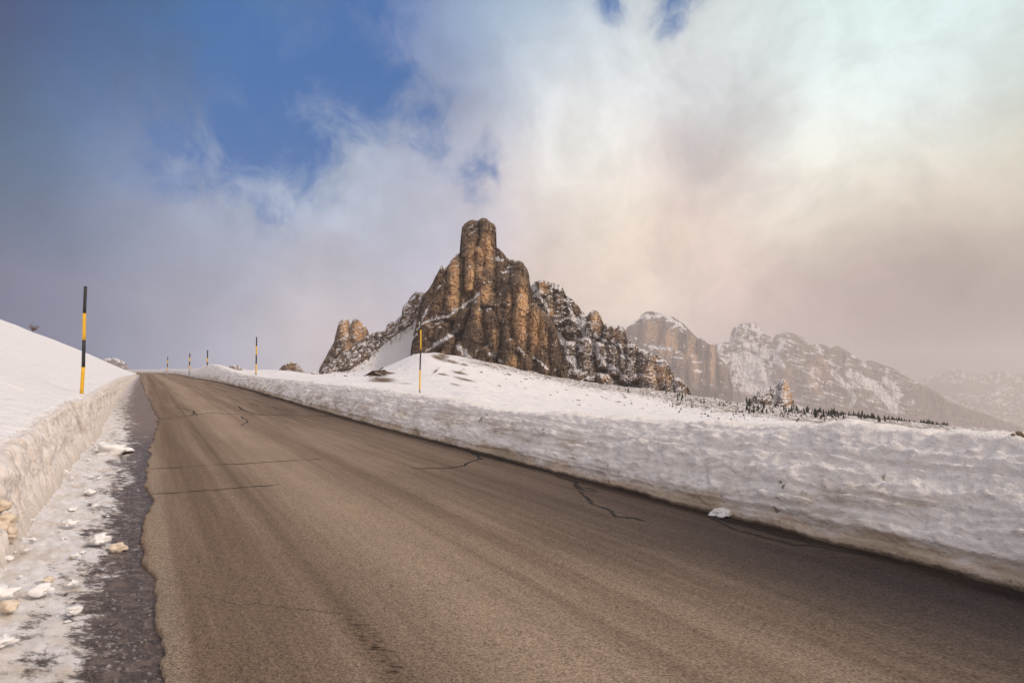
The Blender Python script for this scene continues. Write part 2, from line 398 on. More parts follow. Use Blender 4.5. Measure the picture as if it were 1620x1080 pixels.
# ------------------------------------------------------------------ ground sheet (snow field, valley, out to the horizon)
th_in = np.radians(np.linspace(-46, 47, 900)); th_out = np.radians(np.concatenate([np.linspace(-180, -46.8, 110), ]))
th = np.concatenate([th_out, th_in, np.radians(np.linspace(47.8, 180, 110))])
rr = np.concatenate([np.linspace(0.5, 12, 14), np.exp(np.linspace(np.log(12.5), np.log(1000), 330)), np.exp(np.linspace(np.log(1030), np.log(19000), 60))])
R, T = np.meshgrid(rr, th, indexing='ij')
lim_ = np.minimum(np.minimum(4300/np.maximum(-np.sin(T), 1e-6), 7500/np.maximum(-np.cos(T), 1e-6)), np.minimum(18500/np.maximum(np.sin(T), 1e-6), 18500/np.maximum(np.cos(T), 1e-6)))
R = np.where(R > 1000, 1000*(lim_/1000)**(np.log(R/1000)/np.log(19.0)), R)
X = R*np.sin(T); Y = R*np.cos(T); Z = terrain_z(X, Y)
U = CX+F*X/np.maximum(Y, 1e-3); V = HV-F*(Z-CZ)/np.maximum(Y, 1e-3)
grass = np.zeros_like(X)
for (a, b_, w1, w2, an) in [(605,601,26,5,2),(598,594,18,3,0),(695,566,17,5,18),(715,572,16,3,14),(700,563,14,4,10),(735,577,9,2,10),(728,590,16,2.2,12),(690,586,9,2,-40),(735,600,22,2.2,13),(700,592,12,1.5,8),(640,607,14,1.5,2),(720,608,10,1.2,12)]:
    ca, sa = math.cos(math.radians(an)), math.sin(math.radians(an))
    du = (U-a)*ca+(V-b_)*sa; dv = -(U-a)*sa+(V-b_)*ca
    grass = np.maximum(grass, (Y > 60)*(Y < 700)*0.86*np.exp(-(du/w1/1.15)**2-(dv/w2/1.25)**2))
BASEV = [(480,596),(600,600),(655,562),(690,561),(740,570),(800,581),(850,592),(900,602),(1000,613),(1090,628),(1200,640),(1300,655),(1400,668)]
dv_ = V-interp(U, BASEV)
rocky = (Y > 60)*np.clip(.72*np.exp(-(np.clip(dv_, -20, 99)/12)**2)*sst(U, 670, 760)+.30*np.exp(-(dv_/24)**2)*sst(U, 860, 960)+.42*sst(U, 1020, 1130)*sst(-dv_, -45, -10)+.30*sst(U, 500, 520)*sst(-U, -600, -570)*sst(Y, 150, 220), 0, .75)
rocky = rocky*sst(-Y, -1200, -800)
co = np.stack([X, Y, Z], -1).reshape(-1, 3)
fc = grid_faces(*X.shape)
ground = structure(mesh_obj('snow_field', co, fc, M_field, attrs={'grass': grass, 'rocky': rocky}))

# ------------------------------------------------------------------ asphalt road, its broken left edge, cracks
def road_shader():
    m, nt, b = new_mat('asphalt')
    uv = nt.new('ShaderNodeUVMap').outputs[0]
    sep = nt.new('ShaderNodeSeparateXYZ'); nt.put(sep.inputs[0], uv); q, s = sep.outputs[0], sep.outputs[1]
    wob = nt.m('MULTIPLY', nt.m('SUBTRACT', nt.noise(nt.mapping(uv, scale=(.25, .09, 1)), 1.0, 4), .5), 1.4)
    qw = nt.m('ADD', q, wob)
    st = nt.noise(nt.mapping(uv, scale=(2.2, .10, 1)), 1.0, 6, .62)      # streaks along the road
    pat = nt.noise(nt.mapping(uv, scale=(.8, .35, 1), loc=(4, 9, 0)), 1.0, 6, .6)
    grain = nt.noise(uv, 70, 3, .8); grain2 = nt.noise(uv, 28, 3, .7)
    st2 = nt.noise(nt.mapping(uv, scale=(7.5, .12, 1), loc=(3, 3, 0)), 1.0, 5, .65)
    c = nt.mix(nt.ss(nt.m('ADD', nt.m('MULTIPLY', st, .6), nt.m('MULTIPLY', st2, .4)), .38, .62), (.205, .146, .106), (.325, .242, .182))
    qn = nt.m('ADD', q, nt.m('MULTIPLY', wob, .16))
    def band(c0, w, strength, col, qq=qw):
        nonlocal c
        d = nt.m('DIVIDE', nt.m('SUBTRACT', qq, c0), w)
        f = nt.m('MULTIPLY', nt.m('POWER', math.e, nt.m('MULTIPLY', nt.m('MULTIPLY', d, d), -1.0)), strength)
        c = nt.mix(f, c, col)
    band(.72, .38, .62, (.150, .104, .077), qn); band(2.35, .70, .62, (.40, .305, .23), qn); band(1.52, .24, .45, (.165, .116, .085), qn); band(1.38, .07, .42, (.11, .076, .056), qn)
    band(3.45, .30, .35, (.20, .145, .105), qn); band(3.0, .07, .35, (.16, .11, .08), qn); band(.15, .10, .55, (.36, .29, .225), q); band(4.0, .3, .2, (.30, .24, .19), qn)
    scf = nt.m('MULTIPLY', nt.ss(nt.m('ABSOLUTE', nt.m('SUBTRACT', qn, 1.40)), .13, .05), nt.ss(s, 5.2, 4.2))
    wet_vignette = nt.m('MULTIPLY', nt.ss(nt.m('ADD', qw, nt.m('MULTIPLY', nt.m('SUBTRACT', pat, .5), 1.6)), 3.3, 5.9), nt.m('MULTIPLY', nt.ss(s, 75, 30), nt.ss(s, 13, 5, .38, 1.0)))  # wet right side, plus lens vignetting put into the colour towards the camera
    c = nt.mix(nt.m('MULTIPLY', wet_vignette, .90), c, (.030, .027, .033))
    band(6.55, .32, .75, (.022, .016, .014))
    damp = nt.ss(pat, .42, .66)
    c = nt.mix(nt.m('MULTIPLY', damp, .18), c, (.15, .115, .09))
    g = nt.m('ADD', nt.m('MULTIPLY', nt.m('SUBTRACT', grain, .5), 2.4), nt.m('MULTIPLY', nt.m('SUBTRACT', grain2, .5), .5))
    sepc = nt.new('ShaderNodeSeparateColor'); nt.put(sepc.inputs[0], nt.vor(uv, 88, 'F1', 'Color'))
    sepd = nt.new('ShaderNodeSeparateColor'); nt.put(sepd.inputs[0], nt.vor(uv, 38, 'F1', 'Color'))
    g = nt.m('ADD', g, nt.m('ADD', nt.m('MULTIPLY', nt.m('SUBTRACT', sepc.outputs[0], .5), .62), nt.m('MULTIPLY', nt.m('SUBTRACT', sepd.outputs[1], .5), .20)))
    c = nt.vm('SCALE', c, nt.m('MAXIMUM', nt.m('ADD', g, 1.0), .22))
    spk = nt.ss(nt.noise(nt.mapping(uv, loc=(3, 3, 0)), 150, 2, .5), .66, .74)
    c = nt.mix(nt.m('MULTIPLY', spk, .45), c, (.5, .42, .36))
    # fine crazing
    vr = nt.vor(nt.vm('ADD', uv, nt.vm('SCALE', nt.noise(uv, 2.5, 4, .6, 0, 1), .5)), .55, 'DISTANCE_TO_EDGE')
    cr = nt.m('MULTIPLY', nt.ss(vr, .010, .002), nt.ss(nt.noise(nt.mapping(uv, scale=(.5, .25, 1), loc=(8, 2, 0)), 1.0, 3), .66, .72))
    pit = nt.m('MULTIPLY', nt.ss(nt.noise(nt.mapping(uv, scale=(22, 9, 1)), 1.0, 3, .5), .66, .72), nt.ss(nt.noise(nt.mapping(uv, scale=(1.1, .3, 1), loc=(5, 5, 0)), 1.0, 3), .56, .66))
    sc2 = nt.m('MULTIPLY', scf, nt.ss(nt.noise(nt.mapping(uv, scale=(9, 34, 1), rot=(0, 0, .5)), 1.0, 3, .6), .52, .64))
    dk = nt.m('MAXIMUM', nt.m('MAXIMUM', nt.m('MULTIPLY', cr, .45), nt.m('MULTIPLY', sc2, .8)), nt.m('MULTIPLY', pit, .65))
    c = nt.mix(dk, c, (.028, .02, .016))
    nt.put(b.inputs['Base Color'], c)
    nt.put(b.inputs['Roughness'], nt.m('MULTIPLY_ADD', wet_vignette, -.10, .90)); b.inputs['Specular IOR Level'].default_value = .08
    h = nt.m('SUBTRACT', nt.m('MULTIPLY', grain, .010), nt.m('MULTIPLY', dk, .006))
    n0 = nt.bump(h, 1.0, 1.0)
    nt.put(b.inputs['Normal'], nt.bump(nt.m('MULTIPLY', st, .01), .6, 1.0, n0))
    return m
M_road = road_shader()
M_crack = simple_mat('crack_dark', (.016, .012, .010), .9, .4, 30)
EDGE_PX = [(262.7,1077),(256.6,1040),(259.6,1019),(249,976),(246,939),(241,909),(224.5,887),(227.5,857),(226,841.6),(233.7,811),(236.7,786.6),(229,750),(232.4,741),(239,707),(246.7,679),(252,663),(247,652),(238,635),(231,622)]
ep = [road_pt(*p) for p in EDGE_PX]
edge_tab = [(-8, .15), (2.5, .15)]+[(y, Xq(x, y)) for x, y in ep]+[(60, -.35), (90, -.6), (400, -.6)]
edge_tab = [(a, float(b)) for a, b in edge_tab]
def edge_q(Y):
    Y = np.asarray(Y, float)
    return interp(Y, edge_tab)+fbm(Y*2.0, 0.3, 0, 6, .62)*np.clip(.030+.0035*Y, 0, .12)
def rowsY(y0, y1, k, smin):
    ys = [y0]
    while ys[-1] < y1: ys.append(ys[-1]+max(smin, abs(ys[-1])*k))
    return np.array(ys)
Ys = rowsY(-8, 300, .006, .02)
eq = edge_q(Ys)
qs_rel = np.concatenate([[0, 0, 0.03, .1, .2], np.linspace(.3, 1, 40)*1.0])
foot_w = lambda Y: 6.63+.06*fbm(np.asarray(Y)*.8, 5.1, 0, 3)
Q = np.zeros((len(Ys), 46)); 
for j in range(46):
    if j < 4: off = (0, .004, .02, .06)[j]; Q[:, j] = eq+off
    else:
        t = (j-4)/41.0; Q[:, j] = (eq+.12)*(1-t)+7.35*t
YY = np.repeat(Ys[:, None], 46, 1)
ZZ = zr(YY)+.004*fbm(Q*1.2, YY*.5, 1, 3)
ZZ[:, 0] -= .05; ZZ[:, 1] -= .008
co = [np.stack([qX(Q, YY), YY, ZZ], -1).reshape(-1, 3)]
uv = [np.stack([Q, YY*1.19], -1).reshape(-1, 2)]
fcs = [grid_faces(len(Ys), 46)]; fm = [np.zeros(len(fcs[0]), int)]
CR = [[(243,664),(270,661),(310,656),(330,653),(400,656),(470,657),(540,659)],[(262,645),(290,646),(305,650),(312,657)],
 [(376,642.6),(384,649),(402,654),(420,656)],[(381.5,658),(392,667),(381.5,673.6)],[(393,637),(410,642),(430,644),(445,648),(470,652)],
 [(236,742),(290,738),(350,735),(420,731),(470,728),(515,725)],[(240,782),(290,778),(340,775),(400,770),(450,765)],
 [(652.6,740.5),(699,742),(734,736.5),(745,730),(764,725)],[(640,676),(683,691),(727,709),(757,718.5),(822,735),(869,747),(909,762),(918,776),(946,779),(936,773),(915,770)],
 [(918,776),(936.5,797.6),(961,807),(973.6,816),(1023,824)],[(1121,817),(1165.5,839),(1209,849),(1257,861),(1305,867),(1388,883)],
 [(822,735),(780,722),(745,716),(770,728)],[(520,652),(560,660),(600,666),(640,676)],[(1120,812),(1145,822),(1200,838),(1290,862)],[(560,640),(590,655),(620,668)]]
nv = len(co[0])
for ci, pl in enumerate(CR):
    P = [road_pt(*p) for p in pl]; pts = []
    for (x0, y0), (x1, y1) in zip(P, P[1:]):
        L = math.hypot(x1-x0, y1-y0); n = max(3, int(L/max(.03, .004*y0)))
        n = min(n, 60)
        for k in range(n):
            t = k/n; pts.append((x0+(x1-x0)*t, y0+(y1-y0)*t))
    pts.append(P[-1]); pts = np.array(pts)
    jit = fbm(pts[:, 0]*3, pts[:, 1]*3, ci*3.3, 4, .65)*.06; jit2 = fbm(pts[:, 0]*3, pts[:, 1]*3, ci*3.3+50, 4, .65)*.06
    pts[:, 0] += jit; pts[:, 1] += jit2
    d = np.gradient(pts, axis=0); d /= np.linalg.norm(d, axis=1)[:, None]+1e-9; nn = np.stack([-d[:, 1], d[:, 0]], -1)
    wd = (.0050+.0009*pts[:, 1])*(1.0+1.3*np.clip(perlin(pts[:, 0]*5, pts[:, 1]*5, ci+.5)+.2, -.6, 2))*(1.35 if ci in (7, 8, 9, 10, 11, 13) else 1.2 if ci == 0 else .85)
    k = len(pts); taper = np.minimum(1, np.minimum(np.arange(k), np.arange(k)[::-1])/4.0+.1); wd = wd*taper
    A = pts+nn*wd[:, None]; B = pts-nn*wd[:, None]
    cc = np.zeros((2*k, 3)); cc[0::2, :2] = A; cc[1::2, :2] = B; cc[:, 2] = zr(cc[:, 1])+.0045+.004*fbm(Xq(cc[:, 0], cc[:, 1])*1.2, cc[:, 1]*.5, 1, 3)
    co.append(cc); uv.append(cc[:, :2]); i = np.arange(k-1)*2+nv
    fcs.append(np.stack([i, i+1, i+3, i+2], -1)); fm.append(np.ones(k-1, int)); nv += 2*k
road = structure(mesh_obj('road', np.concatenate(co), np.concatenate(fcs), [M_road, M_crack], uvs=np.concatenate(uv), fmat=np.concatenate(fm)))

# ------------------------------------------------------------------ shoulder: grit, mud and slush
def shoulder_shader():
    m, nt, b = new_mat('shoulder_grit')
    uv = nt.new('ShaderNodeUVMap').outputs[0]
    sl = nt.attr('slush')
    g = nt.noise(uv, 60, 4, .7); g2 = nt.noise(nt.mapping(uv, scale=(8, 13, 1)), 1.0, 8, .78)
    base = nt.mix(nt.ss(g, .35, .65), (.035, .026, .024), (.12, .088, .07))
    pc = nt.new('ShaderNodeSeparateColor'); nt.put(pc.inputs[0], nt.vor(uv, 48, 'F1', 'Color'))
    pc2 = nt.new('ShaderNodeSeparateColor'); nt.put(pc2.inputs[0], nt.vor(uv, 105, 'F1', 'Color'))
    base = nt.vm('SCALE', base, nt.m('ADD', .45, nt.m('ADD', nt.m('MULTIPLY', pc.outputs[0], .7), nt.m('MULTIPLY', pc2.outputs[0], .55))))
    base = nt.mix(nt.m('MULTIPLY', nt.ss(pc.outputs[1], .90, .96), .55), base, (.42, .37, .33))
    far = nt.attr('mud')
    base = nt.mix(nt.ss(nt.noise(nt.mapping(uv, scale=(6, 8, 1), loc=(2, 7, 0)), 1.0, 6, .7), .46, .62), base, (.17, .125, .10))
    base = nt.mix(nt.m('MULTIPLY', far, .75), base, (.26, .18, .12))
    f = nt.ss(nt.m('ADD', sl, nt.m('MULTIPLY', nt.m('SUBTRACT', g2, .5), 1.9)), .34, .66)
    sc = nt.mix(nt.ss(nt.noise(nt.mapping(uv, loc=(3, 1, 0)), 3.0, 5, .65), .40, .68), (.80, .78, .80), (.64, .57, .51))
    c = nt.mix(f, base, sc)
    pb = nt.ss(nt.vor(uv, 26, 'F1'), .13, .06)
    pbm = nt.m('MULTIPLY', pb, nt.ss(nt.noise(uv, 5, 3), .50, .62))
    c = nt.mix(nt.m('MULTIPLY', pbm, .75), c, (.06, .045, .035))
    nt.put(b.inputs['Base Color'], c); nt.put(b.inputs['Roughness'], nt.m('MULTIPLY_ADD', f, .35, .45))
    h = nt.m('ADD', nt.m('MULTIPLY', g, .008), nt.m('MULTIPLY', g2, .012))
    nt.put(b.inputs['Normal'], nt.bump(h, 1.0, 1.0))
    return m
M_sh = shoulder_shader()
Ys2 = rowsY(-8, 140, .0045, .014); nq = 120
qn = np.linspace(-2.6, .75, nq); Qs, YY = np.meshgrid(qn, Ys2)
e = edge_q(YY)
tt = (Qs-(-1.35))/(1.45)                       # 0 at the wall foot, 1 at the asphalt
nz = fbm(Qs*3, YY*1.6, 2, 5, .6)
slush = np.clip(1.22-tt*1.08+nz*.34, 0, 1)*(1-.45*sst(YY, 13, 24))
slush = slush*(.75+.25*sst(-tt, -1.0, -.2))
h = .022*sst(slush, .45, 1.0)*(1+1.2*fbm(Qs*9, YY*14, 4, 5, .65))+.012*fbm(Qs*9, YY*9, 8, 3)+.16*sst(-tt, -.25, .6)*np.clip(1+.4*fbm(Qs*2, YY*2, 5, 3), 0, 2)*sst(-YY, -40, -6)
ZZ = zr(YY)-.034+h*sst(-(Qs-e), -.03, .08)
# under the asphalt keep it below
ZZ = np.where(Qs > e-.01, zr(YY)-.034, ZZ)
mud = sst(YY, 11, 17)
shoulder = structure(mesh_obj('road_shoulder', np.stack([qX(Qs, YY), YY, ZZ], -1).reshape(-1, 3), grid_faces(len(Ys2), nq), M_sh,
    attrs={'slush': slush, 'mud': mud}, uvs=np.stack([Qs, YY], -1).reshape(-1, 2)))

# ------------------------------------------------------------------ left: cut snow wall and the slope above it
Ys3 = rowsY(-7, 280, .0045, .016)
fd = np.concatenate([np.linspace(0, 1, 56), 1+np.geomspace(.012, 70, 130)])
Fd, YY = np.meshgrid(fd, Ys3)
H = interp(YY, HW)
slit_y = 12.2
step = .10*sst(YY, slit_y-.04, slit_y+.04)*sst(-YY, -22, -13)
foot = -1.32+step*.9+.05*fbm(YY*.5, 1.3, 0, 3)
wt = np.clip(Fd, 0, 1); lat = np.clip(Fd-1, 0, None)
face_q = foot-.26*wt**1.2-lat*1.0-.05*sst(wt, .9, 1)
zz = zr(YY)-.07+(H+.07)*np.sin(wt*math.pi/2)**.9*1.0
hz = hillz(lat, YY)
zz = np.where(Fd <= 1, zz, hz)
arc = np.exp(-((Fd-1.0)/.12)**2)
sc = billow(YY*4.5, zz*2.0, 1, 4, .55)           # scalloped by the blower
dq = (sc-.35)*.13*sst(wt, .02, .2)*np.exp(-lat*1.2)+.05*fbm(YY*1.1, zz*1.1, 6, 3)*np.exp(-lat*.8)
slit = np.exp(-((YY-slit_y-.05*np.sin(zz*5))/.10)**2)*(Fd < 1.02)*sst(wt, .05, .3)
dq = dq-.20*slit
zz = zz+(.03*fbm(YY*1.5, lat*1.5, 2, 4)+.010*billow(YY*6, lat*6, 4, 3))*sst(Fd, .9, 1.3)+.25*fbm(YY/9, lat/9, 8, 3)*sst(lat, 1, 12)-.07*arc*billow(YY*3, 2.2, 1, 4)+.035*arc*fbm(YY*9, lat*14, 3, 4)
near_soft = .16*np.exp(-((wt)/.12)**2)
XX = qX(face_q+dq+near_soft*.8, YY)
left_bank = structure(mesh_obj('snow_slope', np.stack([XX, YY, zz], -1).reshape(-1, 3), grid_faces(len(Ys3), len(fd)), M_left,
    attrs={'hgt': np.where(Fd <= 1.0, zz-zr(YY), 3.0), 'wall': sst(-Fd, -1.12, -.95), 'slit': slit}))

# ------------------------------------------------------------------ right: plowed snow bank
Ys4 = rowsY(-9, 290, .0042, .018)
fd = np.concatenate([np.linspace(0, 1, 90), 1+np.linspace(.02, 1, 40)])
Fd, YY = np.meshgrid(fd, Ys4)
H = interp(YY, HR)*(1+.05*fbm(YY*.35, .7, 0, 3)/np.maximum(1, YY/20))
wt = np.clip(Fd, 0, 1); bk = np.clip(Fd-1, 0, 1)
# face profile: a short steep lip, a bulge, a rounded crest
prof = interp(wt, [(0, -.10), (.05, .05), (.12, .13), (.16, .18), (.3, .37), (.55, .64), (.8, .88), (.93, .985), (1, 1.0)])
off = interp(wt, [(0, 0), (.05, .01), (.10, .03), (.13, .04), (.17, .02), (.3, .13), (.55, .36), (.8, .60), (.93, .76), (1, .92)])
off = off*np.clip(H, .8, 1.3)
zz = zr(YY)+H*prof
qq = foot_w(YY)+off+bk*4.2
xt = qX(qq, YY)
tz = terrain_z(xt, YY, False)-.15
crest = zr(YY)+H
zb = crest*(1-sst(bk, 0, 1))+np.minimum(tz, crest-.1)*sst(bk, 0, 1)-.12*bk
zz = np.where(Fd <= 1, zz, zb)
s = YY*1.19
lump = fbm(s*.9, zz*1.6, qq*.9, 5, .55)
rid = billow(s*.9+zz*1.2, zz*3.2, qq, 4, .5)
amp = sst(wt, .0, .25)
fin = billow(s*5, zz*7, qq*5, 3, .55)
crumb = billow(s*11, zz*13, qq*11, 3, .6)
strat = sst(np.abs(perlin(s*.22+zz*.6, zz*5.5, 3.3)), .0, .16)
blk = cells(s*1.6, zz*3.4+s*.2, 21)*.5+cells(s*4.2, zz*6+s*.3, 23)*.25
disp = amp*(1-.45*sst(wt, .8, .95))*(.05*(strat-1)+.034*blk*sst(-YY, -26, -10)+.08*lump+.055*(rid-.4)+.06*(fin-.4)+.022*(crumb-.4)*sst(-YY, -30, -12))*np.where(Fd > 1, np.exp(-bk*1.5), 1)
dz = disp*.6+.07*(billow(s*5.0, .3, 4, 4, .6)-.3)*np.exp(-((Fd-1.0)/.10)**2)*sst(-YY, -30, -5)
lowrough = .045*fbm(s*4, zz*4, 7, 4, .6)*(1-amp)
zz = zz+dz; qq = qq-disp*.7+lowrough
rb = structure(mesh_obj('snow_bank', np.stack([qX(qq, YY), YY, zz], -1).reshape(-1, 3), grid_faces(len(Ys4), len(fd)), M_bank,
    attrs={'hgt': zz-zr(YY)}))

# ------------------------------------------------------------------ mountains
def stroke_field(U, V, strokes):
    s = np.zeros_like(U)
    for pts, w in strokes:
        for (a, b), (c, d) in zip(pts, pts[1:]):
            L = (c-a)**2+(d-b)**2; t = np.clip(((U-a)*(c-a)+(V-b)*(d-b))/L, 0, 1)
            dd = np.hypot(U-(a+(c-a)*t), V-(b+(d-b)*t)); s = np.maximum(s, np.exp(-(dd/w)**2))
    return s
def mountain(name, outline, base, du, rows, Y0, slope, pillars=(), warm=(), strokes=(), noise=1.0, jag=.8, snow_bias=0.0, snow_fn=None, mat=None, seed=0, elong=1.0, back=.8, extra_attr=None, mscale=1.0):
    u0, u1 = outline[0][0], outline[-1][0]
    us = np.arange(u0, u1+du*.5, du)
    vt = interp(us, outline)-jag*(np.abs(perlin(us/3.1, seed, .5))*1.6+np.abs(perlin(us/1.2, seed, 1.5))*1.2-.6)
    vb = interp(us, base)
    vt = np.minimum(vt, vb-1.0)
    t = np.linspace(0, 1, rows)[:, None]
    U = np.repeat(us[None, :], rows, 0); V = vb[None, :]+(vt-vb)[None, :]*t
    px = Y0/F
    sd = seed*13.7
    wu = U+3.0*fbm(U/28, V/40, sd, 3)*mscale+.8*fbm(U/6, V/9, sd+3, 3); wv = V+3.0*fbm(U/25, V/25, sd+9, 3)*mscale
    rel = np.zeros_like(U)
    for (ua, va, ub, vb2, wa, wb, bu) in pillars:
        tau = np.clip((wv-va)/(vb2-va), 0, 1.6); uc = ua+(ub-ua)*tau; w = wa+(wb-wa)*np.clip(tau, 0, 1)
        r = (wu-uc)/w; cr = np.sqrt(np.clip(1-r*r, 0, 1))
        cap = np.clip((wv-va+1.0)/(wa*.9), 0, 1); cap = np.sqrt(1-(1-cap)**2)
        fade = 1-sst(wv, vb2, vb2+8)
        cr = .55*cr+.45*np.clip(1.25-1.25*np.abs(r+.25), 0, 1)
        rel = np.maximum(rel, bu*(.35+.65*cr)*cap*fade*(r*r < 1))
    e = elong
    n = 3.0*cells((wu-.2*wv)/13, wv/(20*e)+wu/40, 3)+1.5*cells(wu/5.2+wv/30, wv/(9*e), 5)+.7*cells(wu/2.4, wv/3.4, 9)+7*np.abs(fbm((wu+.3*wv)/30, (wv-.3*wu)/(48*e), sd+1, 2))+3.4*cells((wu+.35*wv)/24, (wv-.35*wu)/(30*e), 13)+2.4*billow((wu+.2*wv)/12, wv/(20*e), sd+2, 2)+2.0*billow(wu/4.6, wv/(8*e), sd+4, 2)+1.3*fbm(wu/2.0, wv/2.6, sd+5, 3)
    ca_ = np.abs(perlin((wu+.18*wv)/19, wv/(75*e), sd+31)); cb_ = np.abs(perlin(wu/6.5+.25*wv/20, wv/(22*e), sd+33)); cc_ = np.abs(perlin((wu-.6*wv)/13, (wv+.5*wu)/9, sd+35))
    n = n-5.5*(1-sst(ca_, 0, .07))-3.0*(1-sst(cb_, 0, .08))-1.8*(1-sst(cc_, 0, .05))
    cd_ = np.abs(perlin(wu/26, (wv+.12*wu)/4.6, sd+37)); ce_ = np.abs(perlin(wu/9, (wv-.2*wu)/2.6, sd+39)); n = n-1.6*(1-sst(cd_, 0, .10))-.9*(1-sst(ce_, 0, .10))
    ang = .45*wu+wv
    led = 3.2*fbm(wu/18, ang/6.0, sd+7, 3)+1.4*perlin(wu/7, (wv-.2*wu)/2.4, sd+8)
    nm = noise(U, V) if callable(noise) else noise
    dz_px = (vb[None, :]-V)
    if callable(slope): D = slope(U, V, dz_px)
    else: D = slope*dz_px
    Dp = D-rel-(n+led)*nm
    # roll the ridge line back so that the top edge has thickness
    edge = np.clip((V-vt[None, :])/6.0, 0, 1); Dp = Dp+5.0*(1-np.sqrt(1-(1-edge)**2))
    D = Y0+Dp*px
    P = np.stack([(U-CX)/F*D, D, CZ+(HV-V)/F*D], -1)
    # normals -> snow that lies on ledges
    gu = np.gradient(P, axis=1); gt = np.gradient(P, axis=0); N = np.cross(gu, gt); N /= np.linalg.norm(N, axis=-1)[..., None]+1e-9
    N = np.where(N[..., 1:2] > 0, -N, N)
    nz = N[..., 2]
    nn = fbm(U/9, V/9, sd+20, 4, .6)
    sn = sst(nz+.28*nn+snow_bias, .42, .80)
    if len(strokes): sn = np.maximum(sn, sst(stroke_field(U+1.5*fbm(U/5, V/5, sd, 3), V+1.5*fbm(U/5, V/5, sd+4, 3), strokes)+.65*nn, .46, .62))
    if snow_fn is not None: sn = snow_fn(U, V, nz, nn, sn)
    wm = np.full_like(U, .12)
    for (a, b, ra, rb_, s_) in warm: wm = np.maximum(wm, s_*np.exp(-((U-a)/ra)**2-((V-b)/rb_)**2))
    # back slope down to the ground behind, so the mountain is solid
    nb = 10; bkP = []
    top = P[-1]
    for k in range(1, nb+1):
        f = k/nb; z = top[:, 2]*(1-f)+P[0][:, 2]*f
        y = top[:, 1]+back*(top[:, 2]-z)+1.5*px*k
        bkP.append(np.stack([top[:, 0]*(y/top[:, 1])**.5, y, z], -1))
    P = np.concatenate([P, np.array(bkP)], 0)
    ext = lambda a, v=None: np.concatenate([a, np.repeat(a[-1:], nb, 0)], 0)
    co = P.reshape(-1, 3); f = grid_faces(P.shape[0], P.shape[1])[:, ::-1]
    at = {'snow': ext(sn), 'warm': ext(wm)}
    return structure(mesh_obj(name, co, f, mat or M_rock, attrs=at))

# main peak -----------------------------------------------------
A_out = [(649,562),(650,553),(651.5,543),(654,528),(657,517),(660,500),(664,482),(668,470),(671.6,464),(677,459),(684,448),(688,439),(692.5,431),(695,427),(697,421),(699.5,420),(702,425),(706,423),(710,418),(712,414),(717.5,406),(722,403),(727,400.5),
 (727.6,392),(728.5,380),(730,367),(731,359),(736,353),(742.5,349),(748,347.5),(753,349),(756,350),(759,346.5),(764,344.5),(768,345),(773,348.5),(777,352),(782,355),(785,360),(785.3,375),(785.6,391),(790,394),(798,402),(802,408),(806,411),(812,411),(817,410.5),(821.5,412),(827,415),(831,421),(835,428),(837,434),(838.2,448),
 (841,462),(845,474),(851,484),(856,490),(864,496),(870,502),(877,514),(883,529),(888,550),(892,572),(900,598),(906,612)]
A_base = [(649,572),(690,575),(740,585),(800,596),(850,606),(906,622)]
A_pil = [ # top u,v  bottom u,v  half-widths  bulge (px)
 (744,349,742,404,13.5,12,20),(771,345,773,398,13.5,13,22),(745,393,745,456,9.5,11,27),(760,390,760,446,6.8,7.5,28),(775,391,776,442,9,11,27),
 (722,407,712,502,11,15,26),(701,424,690,505,8,15,19),(684,450,676,505,7,12,14),(790,400,790,430,9,10,12),
 (767,437,769,482,17,19,36),(796,410,800,500,17,22,29),(822,411,826,556,14,18,48),(806,450,806,530,10,14,38),
 (757,469,752,566,4,30,47),(736,488,728,520,8,12,30),(778,488,784,560,14,17,46),(801,500,803,562,8,11,50),(788,470,792,520,9,12,34),
 (676,505,672,562,16,24,22),(702,508,700,545,12,15,30),(712,528,708,566,8,14,42),(729,540,726,566,6,11,46),
 (848,480,842,566,12,16,42),(862,494,860,582,10,13,40),(874,515,880,600,8,12,40),(806,532,812,592,14,24,56),(832,556,838,604,12,20,58),(770,545,768,580,12,20,58),(860,565,866,612,12,16,54),(888,575,892,615,8,10,50)]
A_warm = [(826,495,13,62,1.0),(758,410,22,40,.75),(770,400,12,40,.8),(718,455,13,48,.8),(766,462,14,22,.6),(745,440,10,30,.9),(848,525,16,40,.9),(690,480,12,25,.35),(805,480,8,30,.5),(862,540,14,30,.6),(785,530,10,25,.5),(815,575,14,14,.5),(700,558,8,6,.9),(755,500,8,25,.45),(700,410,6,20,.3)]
A_st = [([(757,466),(741,478),(725.6,488),(712.6,498.5)],2.4),([(712.6,498.5),(694.5,503),(668.5,511),(660,520)],1.8),([(679,484),(672,497),(664,512)],2.0),([(724,523),(710,532),(692,543.6),(674,556)],3.0),
 ([(725.6,548),(734,558),(744,568)],5),([(775,560),(787,567),(797,574)],2.5),([(820,551),(829,559)],2.0),([(787,410),(794,411.5)],2.6),([(804,423),(808,421)],1.8),([(797,431),(801,430)],1.5),
 ([(655,505),(648,515)],2),([(658,530),(650,538)],3),([(713,410),(722,404)],2.2),([(700,430),(712,416)],1.3),([(764,447),(766,449)],1.2),([(740,362),(748,357)],1.2),([(742,371),(757,362)],1.0),([(790,463),(793,467)],1.2),([(690,458),(697,452)],1.2),
 ([(845,565),(858,575),(868,585)],1.6),([(700,508),(690,512)],2)]
mountain('rock_peak', A_out, A_base, .42, 430, 655, lambda U, V, d: .40*d+14*sst(d, 95, 140)+16*sst(d, 150, 175), A_pil, A_warm, A_st, noise=.85, seed=1, jag=.8, snow_bias=-.40, elong=.75)

